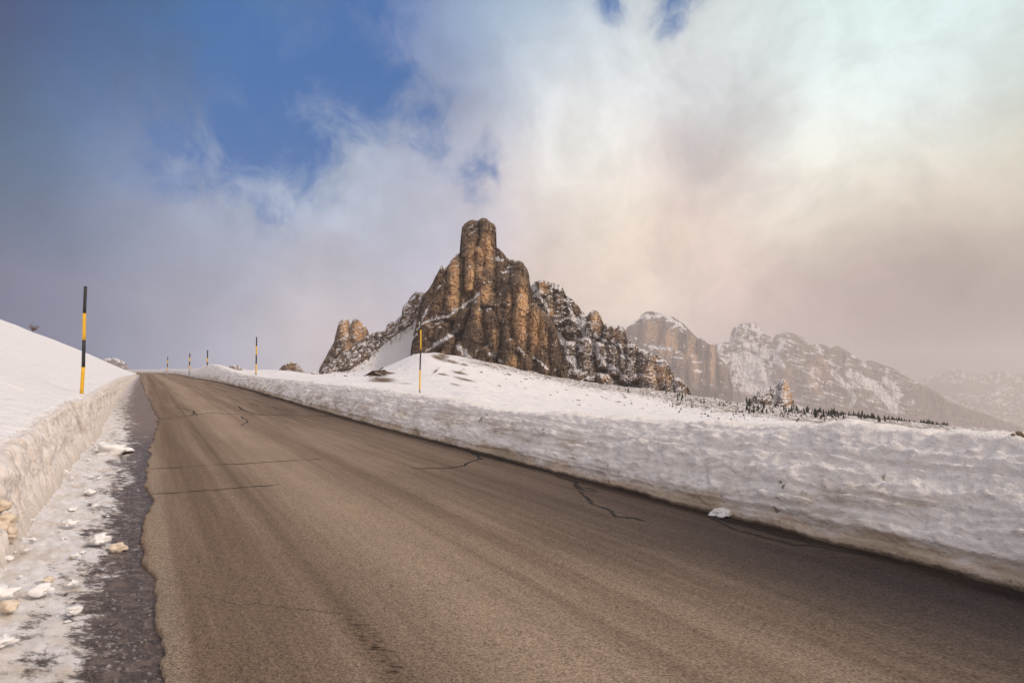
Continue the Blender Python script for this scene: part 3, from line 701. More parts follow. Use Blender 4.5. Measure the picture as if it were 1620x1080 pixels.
# the broken ridge going down to the right of the peak
B_out = [(828,452),(834,449),(841,450),(846,446),(850.6,444),(855,443),(859,442),(864,445),(868,443),(872,446),(875,446),(879,451),(884,450),(888.6,453),(893,461),(897,469),(901,470),(905,473),(910,479),(916,485),(919,490),(922.6,493),(928,499),(931,497),(934,493),(938,491),(942,490.5),(947,494),(951,501),(954,510),(956,514),(959,511),(961,515),(966,514),(970,518),(975.5,518),(978,515),(981,513.5),(985,516),(988,520.5),(990.5,528.6),(992,538),(996,536),(1000,539.5),(1005,546),(1011,550),(1016,552),(1025,556),(1038,561),(1046,566),(1054,571),(1058,577),(1060,583),(1066,590),(1073,596.5),(1080,603),(1087,610),(1092,620),(1100,634)]
B_base = [(828,610),(900,620),(1000,632),(1050,640),(1100,650)]
B_pil = [(941,491,938,532,9,12,22),(976,516,970,545,8,10,20),(984,514,986,560,6,9,24),(961,514,960,540,6,8,18),(855,444,858,480,7,9,14),(868,444,870,500,7,12,18),(884,452,888,510,7,12,18),(900,475,905,525,7,12,16),
 (925,497,915,520,8,12,12),(903,540,900,600,8,16,32),(925,535,930,600,8,16,34),(950,542,958,580,8,14,34),(968,545,975,590,8,14,36),(1000,545,1002,600,10,16,34),(1020,553,1035,618,14,22,46),(1045,568,1060,625,14,20,44),(1072,600,1078,636,8,12,40),(955,590,960,616,12,18,54),(915,585,915,618,10,16,52),(985,560,990,600,7,11,40)]
B_warm = [(942,508,9,18,.9),(976,528,10,14,.7),(1035,592,20,26,.85),(862,455,10,14,.7),(872,500,8,22,.5),(958,595,10,8,.8),(1010,575,14,20,.3),(1060,600,12,14,.6)]
B_st = [([(897,474),(903,490),(910,508),(921,523),(937.5,542),(945,560),(957,574),(972,584),(990,596)],3.4),([(886,530),(892,545),(897,560),(908,572),(914,582)],4.6),([(843,453),(850,466),(860,478),(868,488)],3.4),([(876,452),(884,458)],3),
 ([(925,500),(920,512),(926,524)],4.5),([(940,530),(952,536),(962,540)],2.4),([(915,545),(925,552)],2.5),([(968,540),(982,548),(988,566)],2.2),([(990,560),(1000,572)],1.5),([(850,480),(866,500),(880,512)],1.8),([(1066,606),(1073,614)],2.2),([(925,590),(938,604),(950,612)],3),([(985,600),(1010,616),(1030,626)],3),([(910,530),(918,540)],1.6)]
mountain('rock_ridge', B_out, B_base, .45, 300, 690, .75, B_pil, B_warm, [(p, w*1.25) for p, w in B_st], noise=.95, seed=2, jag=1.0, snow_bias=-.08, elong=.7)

# left shoulder of the peak: broken rock over a smooth snow slope
C_out = [(500,597),(505,590),(512,582),(522,575),(528,570),(533,567),(540,561),(547,556),(555,549),(563,542),(570,537),(580,531),(591,528),(597,524),(602,524.5),(606,523),(610.5,521),(612,514),(616,511),(619,509),(624,509),(630,503),(635.5,498),(636,492),(637,487),(640,482),(644,478),(648,472),(652,467),(656,463),(658,461),(661,463),(665,462),(671.6,464),(680,470),(692,500)]
C_base = [(500,606),(560,604),(620,600),(692,600)]
Lc = [(500,594),(504,593),(527,588),(554,585),(568,577),(579,569),(595,557),(606,545),(619.5,534.5),(633,525.5),(645,518),(652,513),(658,505),(692,500)]
def snowC(U, V, nz, nn, sn):
    lc = interp(U, Lc); below = sst(V-lc+2.5*nn, -1.0, 1.5)
    patch = .36+.30*fbm(U/6.5, (V+.5*U)/4.5, 77, 4, .6)*1.4+.35*(nz-.45)
    holes = sst(fbm(U/7, V/3.5, 55, 4, .6), .42, .6)*sst(-(V-lc), -26, -4)*.8
    return np.maximum(patch*1.05*(1-below), below*1.0-holes*below)
def noiseC(U, V): 
    lc = interp(U, Lc); return .62*(1-sst(V-lc, -4, 2))+.03
C_pil = [(645,482,640,515,9,12,14),(626,512,622,535,9,10,10),(612,520,612,540,7,9,8),(660,465,660,500,10,14,14),(600,527,604,535,5,6,7),(560,560,552,580,8,14,8),(530,572,524,590,8,14,8),(580,545,575,562,8,12,6)]
C_warm = [(645,500,10,22,.5),(622,520,10,12,.35),(575,560,10,10,.25)]
mountain('snowy_spur', C_out, C_base, .5, 240, 668, 1.15, C_pil, C_warm, (), noise=noiseC, seed=3, jag=1.0, snow_fn=snowC)
# twin tower behind the spur
D_out = [(500,600),(505,585),(506,581),(511,572),(516,564),(519,557),(523,550),(526,545),(528.6,540),(530,532),(531.5,527),(533,521),(535,514),(537,509),(540,506),(543,504.5),(546.7,503.5),(550,505),(552,508),(554,513),(556,511),(558,507),(560,504),(563,502.5),(566,505),(569,508),(572,511),(576,514),(580,518.6),(582,522),(583.5,528),(585,533),(587,530),(589.7,524),(592,526),(594,529),(600,540),(620,560)]
D_pil = [(544,504,543,545,9,11,14),(564,502,566,545,8,12,18),(576,514,578,540,6,8,14),(552,530,550,570,9,16,20),(530,545,522,580,8,14,12),(536,530,532,560,6,9,16)]
D_warm = [(567,525,12,20,1.1),(546,525,10,25,.75),(552,552,12,14,.7),(590,528,4,5,.6)]
D_st = [([(553.5,509),(554,520),(555,527)],1.6),([(548,528),(558,530),(566,536)],.9),([(538,552),(532,560)],2.5)]
mountain('twin_rock_tower', D_out, [(500,606),(620,606)], .4, 220, 900, .45, D_pil, D_warm, D_st, noise=.55, seed=4, jag=.4, snow_bias=-.12)
# low rock domes on the skyline behind the road
mountain('rock_dome', [(438,592),(441,585),(446,579),(452,574),(459,571.5),(466,572),(472,577),(477,583),(481,587),(490,588),(500,587.5),(508,590),(512,598)], [(438,598),(512,600)], .4, 60, 800, .6, [(455,573,452,592,8,12,8),(468,573,470,592,6,9,9)], [(462,580,12,8,.5)], [([(480,588),(510,589)],2.2)], noise=.5, seed=5, jag=.4, snow_bias=-.1)
mountain('rock_dome', [(345,590),(352,579),(356,577.5),(362,580),(367,577),(372,576.5),(378,579),(384,582),(395,586),(405,587),(412,585),(418,585),(424,588),(430,594)], [(345,597),(430,597)], .4, 40, 900, .6, [(370,577,370,590,5,7,6)], [], [([(384,582),(400,587)],1.5)], noise=.4, seed=6, jag=.4, snow_bias=.05)
# small horn with an orange face on the wooded slope
H_out = [(1168,645),(1177,634),(1186,627),(1196,621),(1205,616),(1212,613),(1218,612),(1223.6,610),(1228,606),(1231.6,603.6),(1236,600),(1238.7,599),(1242,601),(1244.5,605),(1248,611),(1251,618),(1254,628),(1257,637),(1265,642),(1273,645),(1292,651),(1305,660)]
mountain('rock_horn', H_out, [(1168,662),(1305,672)], .45, 120, 640, .9, [(1238,600,1242,642,5,11,12),(1212,613,1208,632,9,13,8),(1226,607,1222,622,5,7,6)], [(1246,622,8,20,1.5)],
    [([(1236,602),(1230,614),(1226,632)],4.5),([(1250,645),(1290,655)],5),([(1180,640),(1230,648)],6)], noise=.45, seed=7, jag=.6, snow_bias=.12)
# hazy mountains far behind
E_out = [(975,560),(985,530),(992,518),(997,514),(1004,509),(1011,504),(1015,498),(1019,495),(1024,492.5),(1030,492),(1040,494),(1049,496),(1057,499),(1065,501.5),(1074,507),(1081.5,512),(1087,518),(1092,523),(1098,529),(1103,534),(1107,535),(1111,535),(1115,539),(1118,542),(1121,543),(1125,542),(1129,545),(1132,550),(1134,557),(1136,564),(1144,571),(1152,580),(1156,597),(1160,620)]
E_pil = [(1030,500,1026,570,16,20,20),(1060,505,1060,590,16,20,22),(1088,520,1090,600,12,16,22),(1112,537,1112,610,9,12,24),(1126,543,1126,615,7,9,28),(1144,575,1144,618,8,10,20),(1008,510,1000,560,12,14,16),(1040,550,1040,610,14,16,30),(1075,555,1078,612,12,14,32),(1098,560,1100,615,10,12,34)]
E_warm = [(1095,570,12,40,1.0),(1125,575,7,30,1.2),(1060,545,18,30,.9),(1030,525,18,22,.8)]
E_st = [([(1000,512),(1020,498),(1050,499),(1075,511)],3.0),([(1060,520),(1075,513),(1085,521)],2.0),([(1020,545),(1040,550),(1062,552)],2.4),([(1020,560),(1045,566)],2.6),([(1062,565),(1080,566)],1.6),([(1095,572),(1108,573)],1.6),([(1098,586),(1110,588)],2)]
mountain('hazy_mountain', E_out, [(975,660),(1160,660)], .6, 170, 6400, .55, E_pil, E_warm, E_st, noise=.55, seed=8, jag=.5, snow_bias=-.30, mat=M_rockfar)
F_out = [(1110,600),(1120,560),(1132,544),(1145,542),(1154.6,541),(1156,530),(1158,522),(1162,517),(1167,514),(1175,511),(1185,510),(1193,510.5),(1201,517),(1209,525),(1216,531),(1223.6,536),(1226,531),(1228,528),(1233,529),(1238,526.5),(1247,526),(1257,528),(1266,532),(1276.6,538),(1284.6,546),(1295,544),(1305,545),(1310,549),(1315,550.6),(1320,548),(1325,546.5),(1334,552),(1344,557),(1355,565),(1366,573),(1374,570),(1382.5,570),(1390,574),(1398.6,578),(1410,581),(1421,586),(1440,599),(1460,609),(1479,618),(1490,626),(1498,634),(1527,644),(1565.5,656.6),(1610,672.6),(1650,690)]
def snowF(U, V, nz, nn, sn):
    gl = np.exp(-((U-1195-(V-600)*.5)/26)**2)*sst(V, 540, 575)*sst(-V, -650, -632)
    gl2 = stroke_field(U, V, [([(1318,590),(1340,610),(1352,630),(1345,645)],5),([(1345,590),(1385,612),(1410,640),(1418,655)],9),([(1400,600),(1420,620),(1412,650)],7),([(1180,640),(1240,630),(1290,640),(1330,650),(1380,662)],5),([(1280,520),(1300,560)],3),([(1380,655),(1420,662)],5),([(1270,585),(1295,600)],2.5),([(1180,545),(1215,560)],6),([(1240,540),(1225,560),(1240,580)],4)])
    lay = sst(fbm((U+.5*V)/30, (V-.30*U)/3.2, 31, 4, .6)+.35*fbm(U/14, V/14, 37, 3), .12, .42)
    low = 1-sst(V-(.12*(U-1300)), 630, 650)
    left = sst(-U, -1270, -1215)
    rock = 1-np.exp(-((U-1245)/9)**2-((V-602)/18)**2)
    body = np.maximum(.75*lay, .62*left*sst(fbm(U/9, V/9, 43, 4, .6), -.25, .2))*(1-sst(U, 1430, 1490))
    return np.clip(np.maximum(np.maximum(gl*1.1, gl2*1.0), body)*rock, 0, 1)*(.12+.88*low)
F_pil = [(1185,511,1180,550,22,24,14),(1145,545,1145,580,12,14,16),(1245,530,1240,590,14,18,16),(1300,548,1290,630,18,26,20),(1270,545,1265,600,12,16,18),(1325,550,1335,610,12,18,14),(1360,575,1370,640,14,20,12),(1205,575,1207,600,5,7,10),(1222,572,1222,592,5,7,10),(1285,575,1290,625,12,20,26),(1240,560,1245,615,10,16,22)]
mountain('hazy_range', F_out, [(1110,700),(1650,705)], .8, 170, 8300, lambda U, V, d: .9*d, F_pil, [(1290,590,26,36,.7),(1250,590,16,24,.5)], (), noise=.7, seed=9, jag=.6, snow_fn=snowF, mat=M_rockfar, mscale=1.5)
G_out = [(1380,640),(1420,615),(1450,602),(1465,598),(1480,592),(1495,588),(1510,583),(1522,584),(1535,590),(1550,592),(1565,589),(1580,584),(1600,592),(1620,589),(1650,580),(1700,590),(1800,600),(1950,640)]
def snowG(U, V, nz, nn, sn): return np.clip(.85*sst(fbm(U/8, V/8, 91, 4, .6), -.05, .35)*sst(-V, -622, -596), 0, 1)
mountain('faint_range', G_out, [(1380,700),(1950,700)], 1.0, 100, 15500, 1.0, (), (), (), noise=1.0, seed=10, jag=1.0, snow_fn=snowG, mat=M_rockfar)
G2 = [(1440,660),(1490,628),(1520,622),(1545,627),(1570,618),(1590,606),(1605,601),(1620,606),(1650,596),(1720,580),(1850,600),(1950,650)]
mountain('faint_range', G2, [(1440,705),(1950,705)], 1.0, 90, 12800, 1.0, (), (), [([(1560,628),(1600,612)],1.6)], noise=1.0, seed=11, jag=1.0, snow_bias=-.15, mat=M_rockfar)
J_out = [(100,612),(120,590),(150,575),(160,569),(168,566.5),(178,566),(186,567),(192,570),(198,573),(206,584),(225,596),(260,604)]
mountain('faint_hill', J_out, [(100,625),(260,625)], 1.0, 50, 4600, .8, (), (), (), noise=.5, seed=12, jag=.3, snow_bias=-.1, mat=M_rockfar)

# ------------------------------------------------------------------ snow poles
M_yel = simple_mat('pole_yellow', (.80, .46, .02), .45, .08, 14); M_blk = simple_mat('pole_black', (.022, .022, .028), .45, .3, 14); M_gry = simple_mat('pole_socket', (.30, .29, .29), .6, .2, 20)
GP = 'black and yellow snow poles marking the road edges'
def pole(u, vtop, vbot, Y, label, bands, wig=(0, 0, 0, 0, 0), r=.024, sink=.12, utop=None):
    Xb = (u-CX)/F*Y; zb = CZ+(HV-vbot)/F*Y; zt = CZ+(HV-vtop)/F*Y; dx = ((utop or u)-u)/F*Y
    root = bpy.data.objects.new('snow_pole', None); COL.objects.link(root); root.location = (Xb, Y, zb)
    root.empty_display_size = .2
    tag(root, label, 'snow pole', GP)
    H = zt-zb; n = len(bands); cuts = np.linspace(0, H, n+1)
    def px(z):
        f = z/H; return dx*f+np.interp(f, np.linspace(0, 1, len(wig)), wig)
    for k in range(n):
        bm = bmesh.new(); zs = np.linspace(cuts[k], cuts[k+1]+(0 if k == n-1 else 0), 5)
        tube(bm, [(px(z), 0, z) for z in zs], r-.0012*k, 12)
        bm_obj('yellow_band' if bands[k] == 'y' else 'black_band', bm, M_yel if bands[k] == 'y' else M_blk, root, True)
    bm = bmesh.new(); tube(bm, [(px(0), 0, -sink-.25), (px(0), 0, 0.0)], r*1.18, 12); bm_obj('socket', bm, M_gry, root, True)
    return root
pole(129, 453, 623, 15.2, 'tall yellow and black snow pole in the left snow wall, nearest to the camera', 'ybyb', (0, .02, .012, -.006, 0), .042, .05, utop=135.3)
pole(664, 490, 617, 17.2, 'yellow and black snow pole standing behind the right bank in front of the rock peak', 'ybyb', (0, .0, .01, 0, 0), .023, .3, utop=666)
pole(405, 533, 590, 38.0, 'yellow and black snow pole on the right bank, left of the small dark rock dome', 'ybyb', r=.045, sink=.8, utop=406)
pole(328, 553.5, 579, 68.0, 'short snow pole on top of the snow mound beside the bend', 'bybb', r=.07, sink=1.0, utop=328.3)
pole(299.5, 559, 584, 84.0, 'second snow pole from the left in the far row, yellow in the middle', 'ybyb', r=.08, sink=1.0, utop=300.5)
pole(264.5, 564, 586, 95.0, 'thin grey looking snow pole farthest left along the crest of the road', 'ybyb', r=.07, sink=1.0, utop=265.5)

# ------------------------------------------------------------------ collapsed hut in the snow field
M_wood = simple_mat('old_wood', (.085, .052, .036), .85, .5, 3.0, .03)
M_wood2 = simple_mat('pale_old_wood', (.20, .14, .10), .85, .4, 3.0, .02)
def ray_terrain(u, v0, ylo=60, yhi=400):
    ys = np.geomspace(ylo, yhi, 500); xs = (u-CX)/F*ys; z = terrain_z(xs, ys); v = HV-F*(z-CZ)/ys
    i = int(np.argmin(np.abs(v-v0))); return Vector((xs[i], ys[i], z[i]))
hp = ray_terrain(600, 594, 100, 210)
k = hp.y/F     # metres per photo pixel there
hut = bpy.data.objects.new('collapsed_hut', None); COL.objects.link(hut); hut.location = hp
tag(hut, 'dark wooden hut roof collapsed onto the snow among brown grass', 'hut')
def slab(pts, th, name, mat):
    bm = bmesh.new(); P = [Vector(p)*k for p in pts]
    n = (P[1]-P[0]).cross(P[2]-P[0]).normalized()*th
    a = [bm.verts.new(p) for p in P]; b = [bm.verts.new(p+n) for p in P]
    bm.faces.new(a); bm.faces.new(b[::-1])
    for i in range(len(P)): bm.faces.new((a[i], b[i], b[(i+1) % len(P)], a[(i+1) % len(P)]))
    bmesh.ops.recalc_face_normals(bm, faces=bm.faces)
    return bm_obj(name, bm, mat, hut)
slab([(-21, 0, 0), (-11, 0, 6.3), (-3, 9, 7.5), (-15, 10, 1)], .25, 'roof_panel', M_wood)
slab([(-11, 0, 6.5), (9, -1, 1.5), (12, 9, 3.5), (-3, 9, 7.7)], .25, 'roof_panel', M_wood)
slab([(-17, .5, 0), (-11.5, .5, 5.6), (4, .5, 1.2), (4, .5, 0)], .3, 'gable_wall', M_wood)
for i, (a, b) in enumerate([((-20, -1, .2), (-10.5, -.6, 6.8)), ((-10, -1, 6.6), (14, -3, .2)), ((-8, -2, 6.0), (28, 4, 1.2)), ((-4, -1, 5), (20, 6, 3.6)), ((6, -3, 1), (31, 2, -.6)), ((10, 4, 5.6), (30, 8, 1.4)), ((-2, 3, 8), (12, 8, 6.2)), ((-3, 8, 8), (4, 10, 13)), ((4, -4, -.2), (24, -3, .3)), ((-24, -2, -.5), (-14, -3, .8)), ((1, 8, 8), (8, 10, 8.4))]):
    bm = bmesh.new(); tube(bm, [Vector(a)*k, (Vector(a)+Vector(b))/2*k+Vector((0, 0, .05)), Vector(b)*k], .09+.04*(i % 3), 6); bm_obj('beam', bm, (M_wood, M_wood2)[i % 3 == 2], hut)

# ------------------------------------------------------------------ loose rocks on the snow field
M_bould = None
def boulder_shader():
    m, nt, b = new_mat('boulder_rock')
    pos = nt.new('ShaderNodeTexCoord').outputs['Object']; g = nt.new('ShaderNodeNewGeometry')
    sp = nt.new('ShaderNodeSeparateXYZ'); nt.put(sp.inputs[0], g.outputs['Normal'])
    n = nt.noise(pos, 2.5, 5, .65)
    c = nt.mix(n, (.10, .075, .06), (.26, .19, .14))
    f = nt.ss(nt.m('ADD', sp.outputs[2], nt.m('MULTIPLY', nt.m('SUBTRACT', n, .5), .5)), .80, .9)
    nt.put(b.inputs['Base Color'], nt.mix(f, c, (.8, .78, .8))); b.inputs['Roughness'].default_value = .9
    nt.put(b.inputs['Normal'], nt.bump(nt.noise(pos, 6, 5), 1.0, .12)); return m
M_bould = boulder_shader()
def lump_mesh(name, mat, seed, sub=2, rough=.35, flat=.6, sharp=True):
    bm = bmesh.new(); bmesh.ops.create_icosphere(bm, subdivisions=sub, radius=1.0)
    r = random.Random(seed)
    V = np.array([v.co[:] for v in bm.verts]); d = fbm(V[:, 0]*1.1+seed, V[:, 1]*1.1, V[:, 2]*1.1, 3, .55)*rough*1.6
    planes = [(Vector((r.uniform(-1, 1), r.uniform(-1, 1), r.uniform(-.6, 1))).normalized(), r.uniform(.55, .85)) for _ in range(6 if sharp else 0)]
    for v, dd in zip(bm.verts, d):
        v.co *= 1+dd
        for n, h in planes:
            k_ = v.co.dot(n)-h
            if k_ > 0: v.co -= n*k_*.85
        v.co.z = v.co.z*flat
    me = bpy.data.meshes.new(name); bm.to_mesh(me); bm.free(); me.materials.append(mat)
    if not sharp:
        for p in me.polygons: p.use_smooth = True
    return me
bmesh_var = [lump_mesh('boulder', M_bould, i, 2, .3, .65) for i in range(6)]
def bank_v(u): return np.interp(u, [300,430,560,665,727,828,952,1060,1130,1300,1500,1620], [586,596,611,622,631,648,659,662,668,670,676,685])
def place(name, me, p, s, rz, label, cat, group=None, sq=(1, 1, 1)):
    o = bpy.data.objects.new(name, me); COL.objects.link(o); o.location = p; o.scale = (s*sq[0], s*sq[1], s*sq[2]); o.rotation_euler = (0, 0, rz)
    return tag(o, label, cat, group)
nb = 0; tries = 0
while nb < 230 and tries < 3000:
    tries += 1; kx = random.random()
    if kx < .40: u = random.uniform(1010, 1340); dv = random.uniform(0, 32)
    elif kx < .85: u = random.uniform(770, 1110); dv = abs(random.gauss(0, 10))
    elif kx < .93: u = random.uniform(500, 600); dv = random.uniform(-6, 0)
    else: u = random.uniform(680, 1000); dv = random.uniform(8, 40)
    v = float(np.interp(u, *zip(*BASEV)))+dv
    if v > bank_v(u)-2: continue
    p = ray_terrain(u, v, 60, 640)
    spx = min(6.5, random.lognormvariate(.15, .55)*1.5); s = spx*p.y/F
    place('boulder', random.choice(bmesh_var), p+Vector((0, 0, .1*s)), s*1.1, random.uniform(0, 6.3), 'dark weathered boulder poking out of the snow below the cliffs', 'boulder', 'boulders scattered over the snow field', (1, .9, random.uniform(.4, .7))); nb += 1
for (u, v, w, lab) in [(985,628,9,'large dark flat boulder among shrubs below the middle of the ridge'),(956,630,6,'flat pale grey boulder left of the largest boulder on the snow field'),(976,636,6,'low grey boulder just under the largest boulder on the snow field'),(866,597,7,'flat dark boulder right at the foot of the pale rock face'),(938,612,5,'rounded grey boulder under the snow gully'),(655,556,4,'dark boulder at the lower tip of the snow slope left of the peak'),(1006,641,4,'small dark boulder on open snow right below the ridge')]:
    p = ray_terrain(u, v, 180, 640); s = w*p.y/F
    place('boulder', bmesh_var[int(w) % 6], p, s, u, lab, 'boulder', 'boulders scattered over the snow field', (1, .8, .5))

# ------------------------------------------------------------------ conifers on the slope
M_con = simple_mat('conifer_needles', (.035, .040, .028), .9, .4, 2.0); M_trk = simple_mat('bark', (.09, .06, .045), .9, .3, 4)
def conifer_mesh(seed, bare=False):
    r = random.Random(seed); bm = bmesh.new(); tube(bm, [(0, 0, -.3), (0, 0, .5), (0, 0, .98)], [.028, .02, .006], 5)
    nf0 = len(bm.faces); wid = r.uniform(.17, .27)
    for L in range(13):
        t = L/13; z = .10+.88*t; rad = wid*(1-t)**.8*r.uniform(.75, 1.2)+.015
        nn = 9
        for j in range(nn):
            if r.random() < (.18 if not bare else .6): continue
            a = 2*math.pi*(j+r.random())/nn; rr_ = rad*r.uniform(.65, 1.15); h = r.uniform(.05, .09)
            d = Vector((math.cos(a), math.sin(a), 0)); s_ = Vector((-d.y, d.x, 0))*rr_*.45
            p0 = Vector((0, 0, z+h)); p1 = d*rr_+Vector((0, 0, z-h*.9))
            q = [bm.verts.new(x) for x in (p0, p1*.55+p0*.45+s_, p1, p1*.55+p0*.45-s_)]
            bm.faces.new(q)
    me = bpy.data.meshes.new('conifer'); bm.to_mesh(me); bm.free(); me.materials.append(M_con); me.materials.append(M_trk)
    for i, p in enumerate(me.polygons): p.material_index = 1 if i < nf0 else 0
    return me
con = [conifer_mesh(i, i > 5) for i in range(8)]
nt_ = 0; tries = 0
while nt_ < 285 and tries < 30000:
    tries += 1
    m_ = random.random()
    if m_ < .50: u = random.uniform(1175, 1330); Yd = random.uniform(300, 640)
    elif m_ < .82: u = random.gauss(1335, 45); Yd = random.uniform(420, 760)
    elif m_ < .97: u = random.uniform(1050, 1200); Yd = random.uniform(220, 600)
    else: u = random.uniform(930, 1080); Yd = random.uniform(400, 620)
    if u > 1450: continue
    x = (u-CX)/F*Yd; z = float(terrain_z(x, Yd)); v = HV-F*(z-CZ)/Yd
    if v > bank_v(u)+2 or v < 612: continue
    hpx = random.lognormvariate(1.58, .48)*(1.1 if u > 1170 else .85); hpx = min(hpx, 13)
    if v-hpx > bank_v(u): continue
    me = random.choice(con[:6]) if random.random() < .85 else random.choice(con[6:])
    s = hpx*Yd/F; o = place('conifer', me, (x, Yd, z), s, random.uniform(0, 6.3), 'small dark conifer on the snowy slope below the rock horn', 'tree', 'conifers scattered over the snowy slope', (1.15, 1.15, 1)); nt_ += 1

ns_ = 0
while ns_ < 120:
    u = random.choice([random.uniform(985, 1180), random.uniform(1150, 1345)]); v = float(np.interp(u, *zip(*BASEV)))+random.uniform(1, 30)
    if v > bank_v(u)-2 or float(perlin(u/14, v/5, 2.5)) < -.05: continue
    p = ray_terrain(u, v, 60, 640); s = random.uniform(1.6, 3.6)*p.y/F
    o = place('shrub', random.choice(con[:6]), p, s, random.uniform(0, 6.3), 'low dark dwarf pine shrub on the snowy slope right of the ridge', 'shrub', 'dwarf pine shrubs on the snowy slope', (random.uniform(2.2, 3.6), random.uniform(2.2, 3.4), random.uniform(.7, 1.0))); ns_ += 1

# distant belt of wood along the lip of the slope
bm_co = []; bm_f = []; vi = 0
me0 = con[0]; v0 = np.array([v.co[:] for v in me0.vertices]); f0 = [tuple(p.vertices) for p in me0.polygons if len(p.vertices) == 4]; f0 = np.array(f0)
for i in range(650):
    u = random.uniform(1255, 1500); Yd = random.uniform(640, 1000)
    x = (u-CX)/F*Yd; z = float(terrain_z(x, Yd)); v = HV-F*(z-CZ)/Yd
    s = random.uniform(5, 9)*Yd/F
    if random.random() > sst(np.array(u), 1250, 1330) or float(perlin(u/9, Yd/60, .5)) < -.12: continue
    s *= random.uniform(.6, 1.25)
    bm_co.append(v0*np.array([s*1.2, s*1.2, s])+np.array([x, Yd, z])); bm_f.append(f0+vi); vi += len(v0)
wood = mesh_obj('forest', np.concatenate(bm_co), np.concatenate(bm_f), M_con, smooth=False)
tag(wood, 'dark belt of conifer forest along the lip of the slope behind the right bank', 'forest', kind='stuff')

# ------------------------------------------------------------------ snow chunks on the shoulder and at the foot of the right bank
def chunk_mat(name, a, b_):
    m, nt, b = new_mat(name); pos = nt.new('ShaderNodeTexCoord').outputs['Object']
    nt.put(b.inputs['Base Color'], nt.mix(nt.ss(nt.noise(pos, 1.6, 5, .65), .4, .7), a, b_)); b.inputs['Roughness'].default_value = .7
    nt.put(b.inputs['Normal'], nt.bump(nt.noise(pos, 5, 5, .65), .6, .006)); return m
M_ch = chunk_mat('snow_chunk', (.93, .92, .93), (.88, .85, .83)); M_chd = chunk_mat('dirty_snow_chunk', (.78, .67, .55), (.58, .47, .36))
chs = [lump_mesh('snow_chunk', M_ch, 20+i, 3, .55, .62, False) for i in range(6)]
chd = [lump_mesh('snow_chunk', M_chd, 40+i, 3, .42, .7, False) for i in range(3)]
def chunk(u, v, w, me, label, group='snow chunks lying on the road shoulder', rise=.35, flat=1.0, dz=0.0):
    x, y = road_pt(u, v); s = w*y/F/2
    q = float(Xq(x, y)); base = float(zr(y))-.015+dz
    if q < -.3: base += .02+.06*max(0, min(1, (-q-.5)))
    return place('snow_chunk', me, (x, y, base+s*rise), s, random.uniform(0, 6), label, 'snow chunk', group, (1.15, 1, flat))
chunk(156, 858, 22, chs[0], 'white snow lump on the shoulder just left of the tan lump')
chunk(187, 866, 19, chd[0], 'tan dirty snow lump on the dark mud nearest the asphalt edge', rise=.4)
chunk(66, 942, 26, chs[1], 'large smooth white snow lump lower left on the shoulder')
chunk(116, 968, 17, chs[2], 'small white snow lump on the slush by the bottom left')
chunk(113, 971, 10, chs[3], 'tiny snow crumb touching the small white lump at bottom left')
chunk(117, 926, 15, chs[4], 'pale snow lump between the large white lump and the dark mud')
chunk(120, 882, 11, chs[5], 'small round snow lump on the shoulder halfway to the wall')
chunk(77, 924, 15, chd[1], 'tan snow lump just above the large white lump')
chunk(6, 950, 28, chs[3], 'broad white snow block cut by the left picture edge, upper one')
chunk(6, 1025, 26, chs[5], 'broad white snow block cut by the left picture edge, lower one')
chunk(14, 968, 22, chd[2], 'brownish snow lump under the broad white block at the left edge')
chunk(180, 716, 34, chs[2], 'flat white snow slab fallen below the slit in the left wall', rise=.25, flat=.8)
chunk(164, 712, 22, chs[0], 'small snow block lying behind the flat white slab', rise=.2)
chunk(140, 781, 12, chs[1], 'small snow lump high up the shoulder beside the wall')
chunk(112, 833, 15, chs[3], 'cream snow lump on brown slush close to the wall')
chunk(150, 802, 9, chs[4], 'tiny snow lump above the white lump near the asphalt')
for i in range(70):
    y = random.uniform(3.2, 14); q = random.uniform(-1.25, -.25)-.0; q = -1.3+abs(random.gauss(0, .45))
    if q > -.1: continue
    x = float(qX(q, y)); s = random.lognormvariate(-4.15, .5)
    place('snow_chunk', random.choice(chs+chd[:1]), (x, y, float(zr(y))-.025+.07*max(0, min(1, -q-.4))+s*.3), s*1.0, random.uniform(0, 6), 'snow crumb on the slushy left shoulder', 'snow chunk', 'snow crumbs strewn over the left shoulder', (1.1, 1, .8))
# clump lying on the road edge by the right bank
def snow_heap(cu, cv, w, label):
    x, y = road_pt(cu, cv); s0 = w*y/F/2
    bm = bmesh.new(); bmesh.ops.create_icosphere(bm, subdivisions=6, radius=1.0)
    V = np.array([v.co[:] for v in bm.verts]); n_ = V.copy()
    ang = np.arctan2(V[:, 1], V[:, 0]); d = .55*fbm(V[:, 0]*1.3, V[:, 1]*1.3, V[:, 2]+4, 2)+.42*(.5-billow(V[:, 0]*3.6, V[:, 1]*3.6, V[:, 2]*3.6, 3, .55))+.07*fbm(V[:, 0]*14, V[:, 1]*14, V[:, 2]*14, 3)
    V = V*(1+d)[:, None]*np.array([1.25, .8, .55])
    for v, c in zip(bm.verts, V): v.co = c
    o = bm_obj('snow_pile', bm, M_ch, None, True); o.location = (x, y, float(zr(y))+.16*s0); o.scale = (s0, s0, s0)
    return tag(o, label, 'snow pile')
snow_heap(1147, 815, 32, 'white crumbly snow pile on the asphalt at the foot of the right bank')

